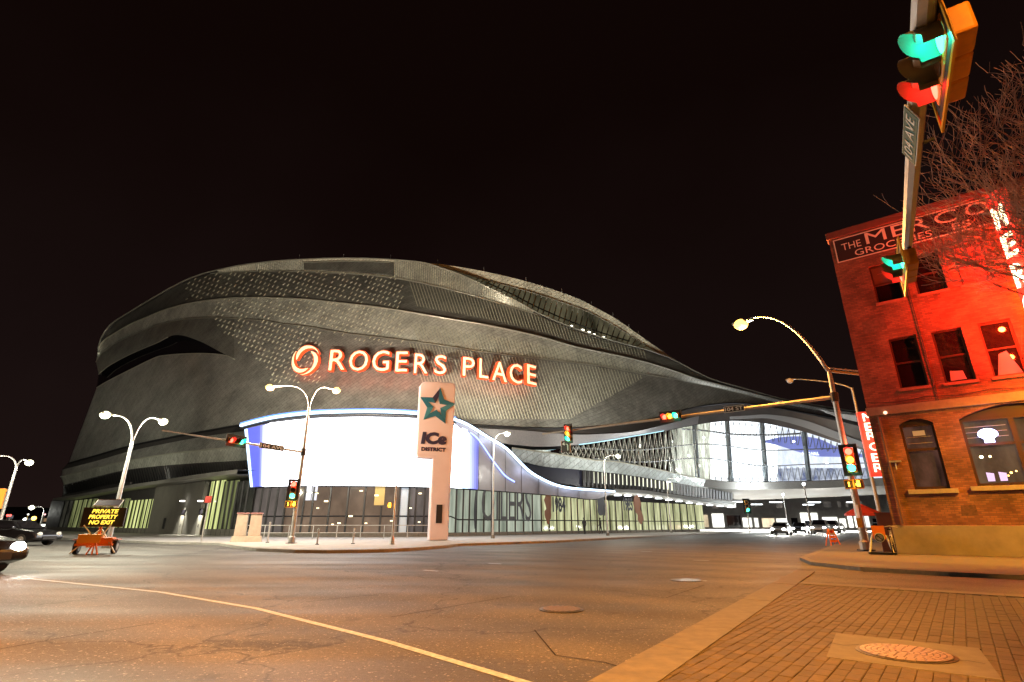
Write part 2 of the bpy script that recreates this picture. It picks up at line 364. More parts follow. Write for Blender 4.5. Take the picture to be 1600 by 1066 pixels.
# right kerb of the street
# crosswalk
cw = thing('brick_crosswalk', 'brown brick paver crosswalk framed by pale concrete bands at the near right corner', 'crosswalk', uv(0, 8))
def bandedge(v): return 2.14+(v-4.56)*(3.31-2.14)/(17.13-4.56)
def band(v, off): return uv(bandedge(v)+off, v)
v = 1.0; slab_n = 0
while v < 16.6:
    L = 1.55+random.uniform(-.15, .2); v1 = min(v+L, 16.9)
    pts = [band(v+.008, 0), band(v+.008, .47), band(v1, .47), band(v1, 0)]
    b = MB().prism([p+UP*.0 for p in pts], (0, 0, .022+random.uniform(-.002, .002))); tag(b.build('concrete_slab', CONC2, cw)); v = v1
uu = bandedge(13.6)-.02
while uu > -14:
    L = 1.6+random.uniform(-.1, .2); q0 = uu-.008; q1 = uu-L
    b = MB().prism([uv(q0, 13.25), uv(q0, 13.7), uv(q1, 13.7), uv(q1, 13.25)], (0, 0, .022+random.uniform(-.002, .002))); b.build('concrete_slab', CONC2, cw); uu = q1
# manhole apron and cover
ap = thing('manhole', 'round cast iron cover with scalloped pattern set in a pale concrete apron', 'manhole cover', G(1415, 1025))
AP = [uv(1.38, 7.64), uv(1.25, 6.26), uv(.0, 6.27), uv(.12, 7.64)]
b = MB(); b.prism([p for p in AP], (0, 0, .02)); b.build('apron', CONC2, ap)
mc = Vector(G(1415, 1025)); mc.z = 0
MB().tube([mc+UP*.012, mc+UP*.026], .41, 40).build('ring', IRON, ap)
MB().tube([mc+UP*.02, mc+UP*.03], .375, 40).build('cover', IRON, ap)
sc_ = MB()
for ring in range(7):
    r0 = .03+ring*.05; n_ = max(4, int(2*math.pi*(r0+.02)/.075))
    for k in range(n_):
        a0 = 2*math.pi*(k+.08+.5*(ring % 2))/n_; a1 = 2*math.pi*(k+.92+.5*(ring % 2))/n_; P_ = []
        for t in range(4): a = a0+(a1-a0)*t/3; P_.append(mc+Vector((math.cos(a)*r0, math.sin(a)*r0, .03)))
        for t in range(4): a = a1-(a1-a0)*t/3; P_.append(mc+Vector((math.cos(a)*(r0+.04), math.sin(a)*(r0+.04), .03)))
        sc_.prism(P_, (0, 0, .006))
tag(sc_.build('scallop', IRONL, ap), kind='stuff')
crack = MB()
def strip(b, pts, wd, z=.006):
    for i in range(len(pts)-1):
        a, c = Vector(pts[i]), Vector(pts[i+1]); d = (c-a); d.z = 0; d.normalize(); nn = Vector((-d.y, d.x, 0))*wd/2
        b.quad(a-nn+UP*z, c-nn+UP*z, c+nn+UP*z, a+nn+UP*z)
# pavers
pav = []
pl_, pw_ = .222, .112; gap = .0045
row = 0; u_ = -3.2
base_me = bpy.data.meshes.new('paver'); bb = MB(); hx, hy, hz = (pw_-gap)/2, (pl_-gap)/2, .016; c_ = .006
bb.v = [U*x+V*y+UP*z for (x, y, z) in [(-hx, -hy, 0), (hx, -hy, 0), (hx, hy, 0), (-hx, hy, 0), (-hx, -hy, hz-.004), (hx, -hy, hz-.004), (hx, hy, hz-.004), (-hx, hy, hz-.004), (-hx+c_, -hy+c_, hz), (hx-c_, -hy+c_, hz), (hx-c_, hy-c_, hz), (-hx+c_, hy-c_, hz)]]
for k in range(4): bb.f += [(k, (k+1) % 4, 4+(k+1) % 4, 4+k), (4+k, 4+(k+1) % 4, 8+(k+1) % 4, 8+k)]
bb.f.append((8, 9, 10, 11)); base_me.from_pydata([tuple(p) for p in bb.v], [], bb.f); base_me.materials.append(PAVER)
while u_ < 3.4:
    v_ = 2.2+(row % 2)*pl_/2
    while v_ < 13.1:
        if u_ < bandedge(v_)+.05 and not (.09 < u_ < 1.26 and 6.33 < v_ < 7.57): pav.append((u_, v_))
        v_ += pl_
    u_ += pw_; row += 1
def vis(q):
    p = uv(*q); d = p-Vector((0, 0, CH)); yc = d.y*cp+d.z*sp; 
    if yc < .1: return 1e9
    x = 800+F*d.x/yc; y = 533-F*(-d.y*sp+d.z*cp)/yc
    return p.length if (-5 < x < 1605 and y < 1072) else 1e6+p.length
pav.sort(key=vis)
rest = MB()
for i, (a, b_) in enumerate(pav):
    dz = random.uniform(-.004, .001); tx = random.uniform(-.012, .012)
    if i < 300:
        o = bpy.data.objects.new('paver', base_me); COL.objects.link(o); o.parent = cw; o.location = uv(a, b_, dz)-cw.location; o.rotation_euler = (tx*.4, tx*.6, tx*.4)
    else:
        k0 = len(rest.v); rest.v += [p+uv(a, b_, dz) for p in bb.v]; rest.f += [tuple(k0+k for k in f) for f in bb.f]
o = rest.build('paver', PAVER, cw); tag(o, kind='stuff')
# paint, covers, tar lines
b = MB(); strip(b, [G(40, 904), G(250, 925.5), G(400, 951), G(600, 1001.5), G(820, 1067), G(900, 1092)], .10, .004); tag(b.build('road_marking_line', PAINT), kind='structure')
for x, y in ((673, 892), (773, 881), (1085, 907), (1095, 876), (1010, 862)):
    p = G(x, y); b = MB(); strip(b, [p-V2*.0-U*.28, p+U*.28], .12, .005); tag(b.build('road_marking_dash', PAINT), kind='structure')
m2 = thing('manhole', 'dark round manhole cover sunk in the asphalt of the junction', 'manhole cover', G(877, 953))
c2 = G(877, 953); MB().tube([c2, c2+UP*.012], .33, 32).build('ring', IRON, m2); MB().tube([c2+UP*.004, c2+UP*.017], .29, 32).build('cover', IRON, m2)
q = MB()
for k in range(-4, 5):
    L = math.sqrt(max(0, .27**2-(k*.06)**2)); q.box(c2+UP*.019+U*k*.06, 2*L, .025, .005, V, U)
tag(q.build('cover_rib', IRONL, m2), kind='stuff')
m3 = thing('manhole', 'small flat utility cover in the asphalt beyond the dark manhole', 'manhole cover', G(1072, 907))
MB().tube([G(1072, 907), G(1072, 907)+UP*.012], .35, 28).build('cover', IRON, m3)
b = MB()
strip(b, [G(835, 985), G(868, 1025), G(945, 1036), G(965, 1042)], .016); strip(b, [G(950, 922), G(1040, 935), G(1100, 915)], .014); strip(b, [G(470, 942), G(600, 928)], .018); strip(b, [G(610, 965), G(800, 932)], .018)
strip(b, [G(0, 1015), G(110, 995), G(240, 975)], .018)
tag(b.build('tar_line', TAR), kind='structure')
for P_c, w_c in (([G(1292, 1004, .02), G(1318, 1009, .02), G(1342, 1008, .02)], .012), ([G(1490, 1032, .02), G(1512, 1033, .02), G(1540, 1038, .02)], .01)):
    crack = MB(); strip(crack, P_c, w_c, .004); crack.build('crack', TAR, ap)

# ================================================================== ARENA
AR = thing('arena', 'huge curved metal clad arena with glowing red letters and white corner screen', 'arena', (-15, 90, 0))
PLAN = [(-1.1, 112), (-.84, 86), (-.7, 71), (-.5, 60.5), (-.25, 56.5), (-.1, 57.5), (0, 61), (.1, 68), (.2, 77), (.3, 87), (.4, 95.5), (.5, 102), (.6, 108), (.7, 114), (.9, 128)]
def skin(x, y, off=0.):
    r = ray(x, y); a = r[0]/r[1]; el = r[2]/r[1]
    Y = cinterp(PLAN, a)+24*max(0, el-.1)+30*max(0, el-.1)**2*1.2+off
    return at(x, y, Y)
R_TOP = [(153, 545), (158, 528), (172, 508), (200, 489), (250, 459), (283, 441), (310, 430), (335, 423), (380, 414), (430, 408), (480, 405), (540, 403.5), (600, 405), (640, 408), (664, 411), (700, 422), (730, 434), (760, 448), (800, 467), (835, 486), (870, 502), (915, 519), (960, 533), (1005, 545), (1041, 557), (1062, 567), (1082, 578), (1114, 593), (1160, 606), (1226, 624), (1300, 637), (1420, 655)]
R_1 = [(153, 545.2), (158, 528.2), (172, 508.2), (200, 489.5), (250, 459.5), (283, 441.5), (310, 431.5), (335, 427), (400, 424), (440, 423.5), (520, 426), (615, 434), (680, 447), (739, 462), (800, 480), (840, 492), (870, 503), (915, 520), (960, 533.5), (1005, 545.5), (1041, 557.5), (1062, 567.5), (1082, 578.5), (1114, 593.5), (1160, 606.5), (1226, 624.5), (1300, 637.5), (1420, 655.5)]
R_2 = [(153, 548), (157, 538), (164, 530), (180, 520), (202, 507), (230, 495), (257, 484), (295, 474), (346, 467), (397, 465), (440, 466), (480, 468), (516, 472), (597, 481), (693, 497), (760, 508), (840, 525), (900, 542), (963, 555), (1013, 567), (1064, 583), (1089, 592), (1114, 598.5), (1160, 610.5), (1226, 627), (1300, 640), (1420, 658)]
R_3 = [(150, 566), (156, 556), (169, 545), (184, 535), (202, 527), (242, 510), (283, 500), (333, 497), (409, 501.5), (440, 506.5), (480, 511), (541, 521.5), (620, 531), (693, 541), (760, 551), (861, 563), (937, 572), (1013, 586), (1060, 594), (1089, 600), (1114, 605), (1160, 616), (1226, 632), (1300, 645), (1420, 663)]
R_P1 = [(154, 585), (169, 572.5), (205, 553), (247, 535), (267, 525), (282, 524), (298, 528), (320, 537), (346, 551), (366, 561)]
R_P2 = [(151, 606), (164, 598), (205, 577), (245, 558), (262, 555), (280, 553.5), (318, 552.5), (353, 555.5), (366, 561.5)]
R_B = [(107, 724), (150, 712), (195, 699), (250, 687), (320, 674), (380, 664), (430, 661), (520, 659), (620, 660), (712, 663), (770, 666), (830, 669), (890, 669.5), (923, 667.5), (983, 662), (1034, 651), (1060, 643), (1100, 634), (1160, 630), (1226, 639), (1300, 652), (1420, 668)]
def resample(pts, xs): return [(x, cinterp(pts, x)) for x in xs]
def xs_of(*tabs, n=120, x0=None, x1=None):
    x0 = x0 if x0 is not None else max(t[0][0] for t in tabs); x1 = x1 if x1 is not None else min(t[-1][0] for t in tabs)
    return [x0+(x1-x0)*(k/(n-1))**1.25 for k in range(n)]
def band_mesh(A, B, offA, offB, n=120, x0=None, x1=None, rows=6, bulge=0.):
    """surface between two edge lines; each line keeps its own x range"""
    out = []
    a0 = A[0][0] if x0 is None else x0; a1 = A[-1][0] if x1 is None else x1
    b0 = B[0][0] if x0 is None else x0; b1 = B[-1][0] if x1 is None else x1
    for r in range(rows+1):
        t = r/rows; row = []
        for k in range(n):
            s_ = (k/(n-1))**1.25; xa = a0+(a1-a0)*s_; xb = b0+(b1-b0)*s_
            ya = cinterp(A, xa); yb = cinterp(B, xb); x = xa+(xb-xa)*t; y = ya+(yb-ya)*t
            row.append(skin(x, y, offA+(offB-offA)*t - bulge*4*t*(1-t)))
        out.append(row)
    return out
def skinband(name, A, B, oa, ob, m, **kw):
    back = kw.pop('wrap', True)
    rows = band_mesh(A, B, oa, ob, **kw)
    if back:   # the surface goes on round the far side
        for r in rows:
            p = r[0]; r.insert(0, p+Vector((1.2, 10, 0))); r.insert(0, p+Vector((14, 34, 0)))
    b = MB(); b.grid(rows); return b.build(name, m, AR, smooth='all')
FASC = m_skin('lit_fascia_metal', (.9, .9, .76), .5, .05)  # paler copy of the skin; the rim's lit look is put into the colour
skinband('roof_fascia', R_TOP, R_1, -.4, 1.3, FASC, rows=4)
skinband('skin_band', R_1, R_2, .9, .0, SKIN_D)
skinband('skin_band', R_2, R_3, -.6, 1.0, SKIN_L)
# band under the third line, above the dark ribbon window
skinband('skin_band', [p for p in R_3 if p[0] <= 333]+[(366, 498.5)], R_P1, 0, 0, SKIN_D, n=50)
skinband('ribbon_window', R_P1, R_P2, 1.6, 1.8, WINDK, n=50)
# main lower skin
skinband('skin_band', R_P2, [(107, 724), (150, 712), (195, 699), (250, 687), (320, 674), (366, 666.5)], 0, 0, SKIN_M, n=60, rows=14, bulge=.0)
skinband('skin_band', R_3, R_B, 0, 0, SKIN_M, n=150, x0=366, x1=1420, rows=16, wrap=False)
# ribbon reveals
rr = MB()
for tab in (R_P1, R_P2):
    xs = xs_of(tab, n=40); rr.grid([[skin(x, cinterp(tab, x), -.05) for x in xs], [skin(x, cinterp(tab, x), 1.8) for x in xs]])
rr.build('ribbon_reveal', SOFF, AR)
def edge_tube(name, tab, off, rad, m, x0=None, x1=None, n=90, parent=None):
    xs = xs_of(tab, n=n, x0=x0, x1=x1); return MB().tube([skin(x, cinterp(tab, x), off) for x in xs], rad, 6).build(name, m, parent or AR, smooth='all')
edge_tube('band_trim', R_1, .8, .09, TRIM, x0=153, x1=1300)
edge_tube('band_trim', R_2, -.7, .12, TRIM, x1=1300)
edge_tube('band_trim', R_3, .1, .10, TRIM, x1=1300)
edge_tube('band_trim', R_TOP, -.5, .12, TRIM)
edge_tube('band_trim', R_P1, -.1, .07, TRIM, x1=262)
edge_tube('band_trim', R_P2, -.1, .07, TRIM)
edge_tube('band_trim', R_B, -.1, .14, STEELD)
# louvre strip in the roof fascia
lv = MB(); 
for k in range(70):
    x = 476+k*2.0; y0_ = cinterp(R_TOP, x)+5.5; y1_ = cinterp(R_1, x)-3; lv.bar(skin(x, y0_, -.25), skin(x+.6, y1_, .55), .18, .25)
tag(lv.build('roof_louvre', SKIN_D, AR), kind='stuff')
b = MB(); b.tube([skin(x, cinterp(R_TOP, x)+5, -.35) for x in range(474, 618, 8)], .1, 5); b.build('louvre_frame', TRIM, AR)
# folded fins in the fascia
fn = MB()
for k in range(150):
    x = 400+k*2.9
    if 474 < x < 616: continue
    ya, yb = cinterp(R_TOP, x), cinterp(R_1, x)
    if yb-ya > 5: fn.bar(skin(x, ya+1, -.4), skin(x+1, yb-1, 1.15), .12, .2)
tag(fn.build('fascia_fin', SKIN_L, AR), kind='stuff')
# upper crescent roof: far arc, light fascia, dark glazing and ribs
A_T = [(664, 410.5), (700, 414.5), (760, 425), (830, 442), (900, 465.5), (935, 483), (965, 500), (1005, 528), (1040, 552), (1066, 569)]
A_B = [(664, 411), (700, 420), (760, 438), (830, 457), (880, 473), (920, 488), (960, 509), (1005, 537), (1036, 556), (1066, 569.5)]
LENS = [(664, 411.5), (700, 422.5), (730, 434.5), (760, 448.5), (800, 467.5), (835, 486.5), (870, 502.5), (915, 519.5), (960, 533.5), (1005, 545.5), (1041, 557.5), (1066, 570)]
def offl(x): return 6*math.sin(math.pi*min(1, max(0, (x-664)/402)))
def lens_rows(A, B, fa, fb, n=80, rows=3):
    out = []
    for r in range(rows+1):
        t = r/rows; out.append([skin(x, cinterp(A, x)*(1-t)+cinterp(B, x)*t, 1.1+offl(x)*(fa*(1-t)+fb*t)) for x in xs_of(A, n=n)])
    return out
MB().grid(lens_rows(A_T, A_B, .0, .3)).build('crescent_fascia', FASC, AR, smooth='all')
MB().grid(lens_rows(A_B, LENS, 1.1, 1.25)).build('crescent_glazing', m_room('crescent_room', (.02, .018, .01), (.12, .105, .06), 1., .3, stretch=(1, 1, .3)), AR, smooth='all')
MB().grid([[skin(x, cinterp(A_B, x), 1.1+offl(x)*f) for x in xs_of(A_T, n=80)] for f in (.2, 1.1)]).build('crescent_soffit', SOFF, AR)
MB().tube([skin(x, cinterp(A_B, x), 1.1+offl(x)*.18) for x in xs_of(A_B, n=80)], .1, 5).build('crescent_trim', TRIM, AR)
k = 0
for i in range(40):
    x = 740+i*8.2
    ya, yb = cinterp(A_B, x), cinterp(LENS, x-7)
    if yb-ya < 4 or x > 1040: continue
    MB().bar(skin(x, ya+.5, 1.1+offl(x)*.5), skin(x-7, yb-1, 1.1+offl(x)*.95), .13, .2).build('crescent_rib', TRIM if i < 21 else SKIN_D, AR)
b = MB(); b.tube([skin(x, cinterp(LENS, x)-9+abs(x-860)*.02, 1.1+offl(x)*1.0) for x in range(760, 985, 8)], .12, 5); b.build('walkway_rail', STEELD, AR)
el = emis('warm_white_lamp', (1, .93, .7), 5)
for x, y, l_ in ((892, 509.5, 2), (909, 515.5, 3), (919, 519, 3.), (927, 522.5, 2.4), (942, 527, 2)):
    p = skin(x, y, 1.1+offl(x)*.85); p2 = skin(x+l_, y+l_*.32, 1.1+offl(x)*.85); MB().bar(p, p2, .3, .25).build('roof_lamp', el, AR)
# roof top and back so the drum closes
xs = xs_of(R_TOP, n=60, x1=1420); rows = [[skin(x, cinterp(R_TOP, x), -.35) for x in xs]]
for f in (.35, .7, 1.0): rows.append([p.lerp(Vector((p.x*.45+12, 150+abs(p.x)*.1, p.z*(1-.15*f))), f) for p in rows[0]])
rows.append([Vector((p.x, p.y, 0)) for p in rows[-1]])
MB().grid(rows).build('roof', SOFF, AR, smooth='all')
# small roof pins
for x, y in ((467, 405), (536, 404), (610, 405), (684, 413), (756, 424), (822, 440), (878, 458), (924, 477), (958, 495), (983, 513), (998, 523)):
    p = skin(x, y+1, 1.6); MB().bar(p-UP*.2, p+UP*.9, .07).build('roof_pin', GALV, AR)
# snow guards: short bright clips in slanting rows
sg = MB(); sg2 = MB()
for j in range(-30, 40):
    for i in range(0, 64):
        x = 290+i*6.6+(j % 2)*3; y = 400+j*8.6+(x-290)*.30
        if x > 628 or random.random() < .06: continue
        top = cinterp(R_1, x)+2; bot = 600-(abs(x-470)/170)**2*38
        if x < 330: bot = min(bot, 470)
        if x < 420 and y > 505+(x-330)*.85: continue
        if not (top < y < bot): continue
        if x > 500 and y > cinterp(R_3, x)+10: continue
        if abs(y-cinterp(R_2, x)) < 2.5 or abs(y-cinterp(R_3, x)) < 2.5: continue
        dy = random.uniform(2.2, 4.0); a = skin(x, y, -.75 if y > cinterp(R_2, x)-3 and y < cinterp(R_3, x) else -.15); c = skin(x+3.3, y-dy, -.75 if y > cinterp(R_2, x)-3 and y < cinterp(R_3, x) else -.15)
        sg.bar(a, c, random.choice((.05, .07, .1)), .1)
tag(sg.build('snow_guard', mat('bright_clip', (.8, .8, .66), .3, metal=.3), AR), kind='stuff')
# standing seams, slanting down to the right
ss = MB()
def seam(x, y0_, y1_, off, sl=.33):
    n_ = max(2, int((y1_-y0_)/14)); P_ = []
    for k in range(n_+1): y = y0_+(y1_-y0_)*k/n_; P_.append(skin(x+(y-y0_)*sl, y, off))
    ss.tube(P_, .055, 3, cap=False)
for k in range(74):
    x = 640+k*5.0
    for A, B, o_ in ((R_1, R_2, .35), (R_2, R_3, .1), (R_3, R_B, -.05)):
        ya = cinterp(A, x)+2; yb = cinterp(B, x+12)-2
        if x > 930: yb = min(yb, ya+60)
        if A is R_3: yb = min(yb, 655 if x < 860 else 655-(x-860)*.45)
        if yb > ya+4: seam(x, ya, yb, o_-.1)
tag(ss.build('standing_seam', mat('seam_metal', (.7, .7, .58), .4, metal=.2), AR), kind='stuff')
# lower left lip and soffit
L_T = [(97, 734), (150, 720.5), (200, 706), (250, 695), (320, 682), (380, 674), (400, 672)]
L_B = [(99, 758), (150, 745), (200, 734), (275, 726), (375, 720), (400, 719)]
L_M = [(95, 745), (150, 731), (200, 720), (275, 708), (375, 698), (400, 697)]
skinband('lower_lip', L_T, L_M, -.6, -1.2, SKIN_M, n=50)
skinband('lower_lip', L_M, L_B, -1.2, 0, SKIN_L, n=50)
edge_tube('lip_trim', L_M, -1.3, .1, TRIM, n=50)
skinband('lip_gap', [(x, y-.5) for x, y in R_B[:6]]+[(400, 661)], L_T, 1.0, .8, SOFF, n=50)
# ---- left facade
FL0 = Vector((-25.3, 52.5, 0))
def on_plane(x, y, P, d):
    r = ray(x, y); nn = Vector((-d.y, d.x)); t = (P.x*nn.x+P.y*nn.y)/(r[0]*nn.x+r[1]*nn.y); return Vector((r[0]*t, r[1]*t, r[2]*t+CH))
NL = Vector((U.y, -U.x, 0)); NL = NL if NL.y < 0 else -NL      # outward
def fl(x, y, out=0.): return on_plane(x, y, FL0+NL*out, U)
FLX = [(80, 783), (130, 775), (175, 767), (240, 757.5), (312, 747), (375, 740), (392, 738)]
# soffit louvres between lip and canopy
rows = [[skin(x, cinterp(L_B, max(99, x)), .1) for x in range(99, 395, 12)], [fl(x, cinterp(FLX, x)-3, -1) for x in range(99, 395, 12)]]
MB().grid(rows).build('soffit', SOFF, AR)
sl = MB()
for k in range(75):
    x = 101+k*3.9; a = skin(x, cinterp(L_B, x)+.5, .3); c = fl(x+5, cinterp(FLX, x+5)-4, -.8); sl.bar(a, c, .12, .2)
tag(sl.build('soffit_fin', STEELD, AR), kind='stuff')
# canopy slab
cs = MB(); P1 = [fl(x, cinterp(FLX, x), 2.0) for x in range(82, 377, 12)]
cs.grid([[p+UP*.55-NL*8 for p in P1], [p+UP*.4 for p in P1], [p for p in P1], [p-NL*8+UP*.1 for p in P1]]); cs.build('canopy', mat('canopy_metal', (.32, .31, .29), .5, metal=.3, noise=.2, nscale=.7), AR)
# left facade wall pieces between given px x ranges (top follows the canopy, bottom is the ground)
LWALL = mat('facade_concrete', (.17, .16, .14), .8, noise=.2, nscale=.8, bump=.2, bscale=10)
def flp(x0, x1, yt, yb, out=0., thick=.4):
    a = fl(x0, yt, out); b_ = fl(x1, yt, out); zt = (a.z+b_.z)/2 if yt else 0; zb = (fl((x0+x1)/2, yb, out).z if yb else 0.)
    return MB().prism([Vector((a.x, a.y, zb)), Vector((b_.x, b_.y, zb)), Vector((b_.x, b_.y, zt)), Vector((a.x, a.y, zt))], -NL*thick)
def canz(x): return cinterp(FLX, x)+1
GREEN = m_room('green_lit_room', (.12, .15, .03), (.8, .85, .35), 1.3, .9, stretch=(2.2, 2.2, .12))
GREEN2 = m_room('green_dim_room', (.03, .035, .012), (.3, .33, .13), .9, 1.1, stretch=(2, 2, .2))
DIMR = m_room('dim_room', (.006, .006, .005), (.05, .05, .035), .7, 1.0)
b = flp(246, 300, 752, None, .3); b.build('concrete_wall', LWALL, AR)
flp(300, 322, 750, None, .3).build('concrete_wall', LWALL, AR)
flp(84, 392, 772, 0, -.6, .3).build('dark_wall', SOFF, AR)
zl = .75
for x0, x1, m_, mm in ((98, 112, DIMR, 2), (112, 148, GREEN2, 5), (148, 200, GREEN2, 6), (200, 246, GREEN, 8), (322, 345, GREEN, 3), (345, 366, GREEN2, 3), (366, 392, DIMR, 3)):
    zt = fl((x0+x1)/2, 781 if x1 < 247 else 752, 0).z
    for k in range(mm):
        xa = x0+(x1-x0)*k/mm; xb = x0+(x1-x0)*(k+1)/mm; a = fl(xa, 800); c = fl(xb, 800)
        MB().prism([Vector((a.x, a.y, zl)), Vector((c.x, c.y, zl)), Vector((c.x, c.y, zt)), Vector((a.x, a.y, zt))], -NL*.05).build('window_pane', m_, AR)
        MB().bar(Vector((a.x, a.y, 0))+NL*.06, Vector((a.x, a.y, zt))+NL*.06, .1, .14).build('mullion', MULL, AR)
    if x1 < 247:
        a = fl(x0, 770); c = fl(x1, 770)
        MB().prism([Vector((a.x, a.y, zt)), Vector((c.x, c.y, zt)), Vector((c.x, c.y, zt+2.2)), Vector((a.x, a.y, zt+2.2))], -NL*.2).build('dark_fascia', SOFF, AR)
a, c = fl(84, 800, .12), fl(246, 800, .12)
MB().prism([Vector((a.x, a.y, 0)), Vector((c.x, c.y, 0)), Vector((c.x, c.y, zl)), Vector((a.x, a.y, zl))], -NL*.2).build('base_wall', LWALL, AR)
a, c = fl(322, 800, .12), fl(392, 800, .12)
MB().prism([Vector((a.x, a.y, 0)), Vector((c.x, c.y, 0)), Vector((c.x, c.y, zl)), Vector((a.x, a.y, zl))], -NL*.2).build('base_wall', LWALL, AR)
# two lit door bays in the concrete
for xc in (285, 313):
    lo = fl(xc, 783, .75); d_ = fl(xc, 810, .33)
    MB().box((lo.x, lo.y, lo.z), .5, .35, .12, U, NL).build('wall_lamp', emis('soft_white_lamp', (1, .96, .85), 6), AR)
    light('wall_lamp_light', lo-UP*.2+NL*.1, (1, .96, .8), 1500, .1, AR, 75, (d_.x, d_.y, 0), .8)
    MB().box((d_.x, d_.y, 1.05), .95, .08, 2.1, U, NL).build('door', mat('pale_door', (.4, .38, .33), .6), AR)
    MB().box((d_.x, d_.y, 2.5), .95, .12, .55, U, NL).build('door_transom', WINDK, AR)
    q = d_+NL*.1; MB().box((q.x, q.y, 1.05), .04, .05, .3, U, NL).build('door_handle', STEELD, AR)
p = fl(257, 815, .38); MB().box((p.x, p.y, 1.3), .5, .08, 1.2, U, NL).build('bin_recess', BLACK, AR)
# ---- screen volume over the glazed corner; plan curve of the podium front
PF = [(-.64, 60), (-.56, 55.6), (-.49, 52.2), (-.42, 50.2), (-.33, 49.2), (-.2, 49.3), (-.13, 50.4), (-.1, 51.7), (-.05, 54.4), (0, 57.4), (.1, 64.2), (.2, 72.2), (.3, 81.8), (.4, 93), (.45, 99)]
def pf(x, y, off=0.):
    r = ray(x, y); return at(x, y, cinterp(PF, r[0]/r[1])+off)
S_T = [(376, 665), (400, 658.5), (430, 652), (480, 646), (540, 643.5), (600, 643.5), (650, 646), (690, 651), (712, 656), (728, 662), (745, 672), (762, 683), (778, 692), (795, 704), (812, 722), (828, 737), (846, 748), (866, 757), (890, 762.5), (925, 765.5), (960, 768)]
S_TI = [(383, 668), (400, 664.5), (430, 660), (480, 654.5), (540, 652), (600, 652), (650, 654), (690, 659), (712, 666)]
S_B = [(391, 762), (430, 760), (480, 759), (540, 759), (600, 759.5), (650, 760.5), (700, 762), (712, 762.5), (745, 765), (790, 768), (840, 772), (890, 776.5), (930, 780), (960, 770)]
LED = mat('led_screen', (.1, .1, .1), .4, emit=(.93, .95, 1), es=7.0)
def pgrid(A, B, oa, ob, x0, x1, n=50, rows=4, bx0=None):
    out = []
    for r in range(rows+1):
        t = r/rows; row = []
        for k in range(n):
            xa = x0+(x1-x0)*k/(n-1); xb = (bx0 if bx0 is not None else x0)+(x1-(bx0 if bx0 is not None else x0))*k/(n-1)
            row.append(pf(xa+(xb-xa)*t, cinterp(A, xa)*(1-t)+cinterp(B, xb)*t, oa+(ob-oa)*t))
        out.append(row)
    return MB().grid(out)
HOUS = mat('podium_panel', (.26, .25, .29), .4, metal=.3, noise=.12, nscale=.5, bump=.15, bscale=3, bdist=.03)
pgrid(S_TI, S_B, .25, .25, 383, 712, bx0=391).build('screen_housing', HOUS, AR, smooth='all')
scr = pgrid(S_TI, S_B, .0, .0, 421, 710, bx0=413).build('led_screen', LED, AR, smooth='all')
BLUE = mat('blue_led_strip', (.1, .1, .3), .4, emit=(.10, .15, .95), es=.85)
BLUEW = mat('pale_blue_led', (.2, .2, .3), .4, emit=(.55, .78, 1.), es=2.6)
def pstrip(name, pts0, pts1, m_, off=-.05, n=12):
    rows = [[pf(*(Vector(pts0[0]).lerp(Vector(pts0[1]), k/(n-1))), off) for k in range(n)], [pf(*(Vector(pts1[0]).lerp(Vector(pts1[1]), k/(n-1))), off) for k in range(n)]]
    return MB().grid(rows).build(name, m_, AR)
pstrip('blue_end_panel', ((385, 670), (393, 761)), ((421, 662), (413, 760)), BLUE)
for k in range(5):
    f = k/4; cg = (.10+.72*f, .15+.72*f, .95); mm_ = mat('screen_fade_%d' % k, (.1, .1, .2), .4, emit=cg, es=.95+f*f*3)
    pstrip('screen_strip', ((403+k*3.6, 666.5-k*.9), (403.5+k*1.9, 760.4)), ((403+(k+1)*3.6, 665.6-k*.9), (403.5+(k+1)*1.9, 760.3)), mm_, -.12, 6)
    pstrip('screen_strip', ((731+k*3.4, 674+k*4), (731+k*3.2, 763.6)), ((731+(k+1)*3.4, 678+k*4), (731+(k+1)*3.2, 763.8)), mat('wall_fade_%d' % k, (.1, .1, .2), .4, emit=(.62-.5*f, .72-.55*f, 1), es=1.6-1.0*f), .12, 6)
pstrip('pale_edge_light', ((382, 671), (391, 761)), ((386.5, 670), (395, 761)), BLUEW, -.1)
# podium wall right of the screen, its top edge swept down to the right
pgrid(S_T, S_B, .3, .3, 712, 960, n=70).build('podium_wall', HOUS, AR, smooth='all')
pstrip('led_screen', ((710, 662), (710, 762.6)), ((722, 672), (722, 763)), LED, .1)
pstrip('pale_edge_light', ((722, 668), (722, 763)), ((731, 672), (731, 763.5)), BLUEW, .15)
pstrip('blue_end_panel', ((730, 672), (730, 763.5)), ((748, 692), (746, 765)), BLUE, .2)
# panel joints of the podium wall
for x in (748, 768, 790, 815, 842, 872, 905):
    yt = cinterp(S_T, x)+3; MB().tube([pf(x, yt, .22), pf(x, cinterp(S_B, x), .22)], .03, 4).build('panel_joint', STEELD, AR)
STR = emis('white_led_line', (.62, .80, 1.), 4)
def line_on(name, pts, rad, m_, off=-.2, n=90):
    xs = xs_of(pts, n=n); return MB().tube([pf(x, cinterp(pts, x), off) for x in xs], rad, 6).build(name, m_, AR, smooth='all')
line_on('led_line', S_T, .13, STR)
line_on('screen_rim', [(x, y+5) for x, y in S_T[:9]], .12, STEELD, -.1)
line_on('blue_rim_glow', [(x, y-3.2) for x, y in S_T[:9]], .09, emis('blue_led_line', (.15, .35, 1), 2.), -.1)
line_on('led_line', [(735, 676), (745, 684), (755, 697), (765, 712), (778, 730), (790, 744), (804, 753)], .07, emis('violet_led_line', (.3, .4, 1.), 3), .1)
for tx_, ty_, pw in ((770, 680, 70), (830, 728, 70), (900, 755, 50)):
    light('led_line_light', pf(tx_, ty_+6, -1.0), (.6, .7, 1), pw, .5, AR)
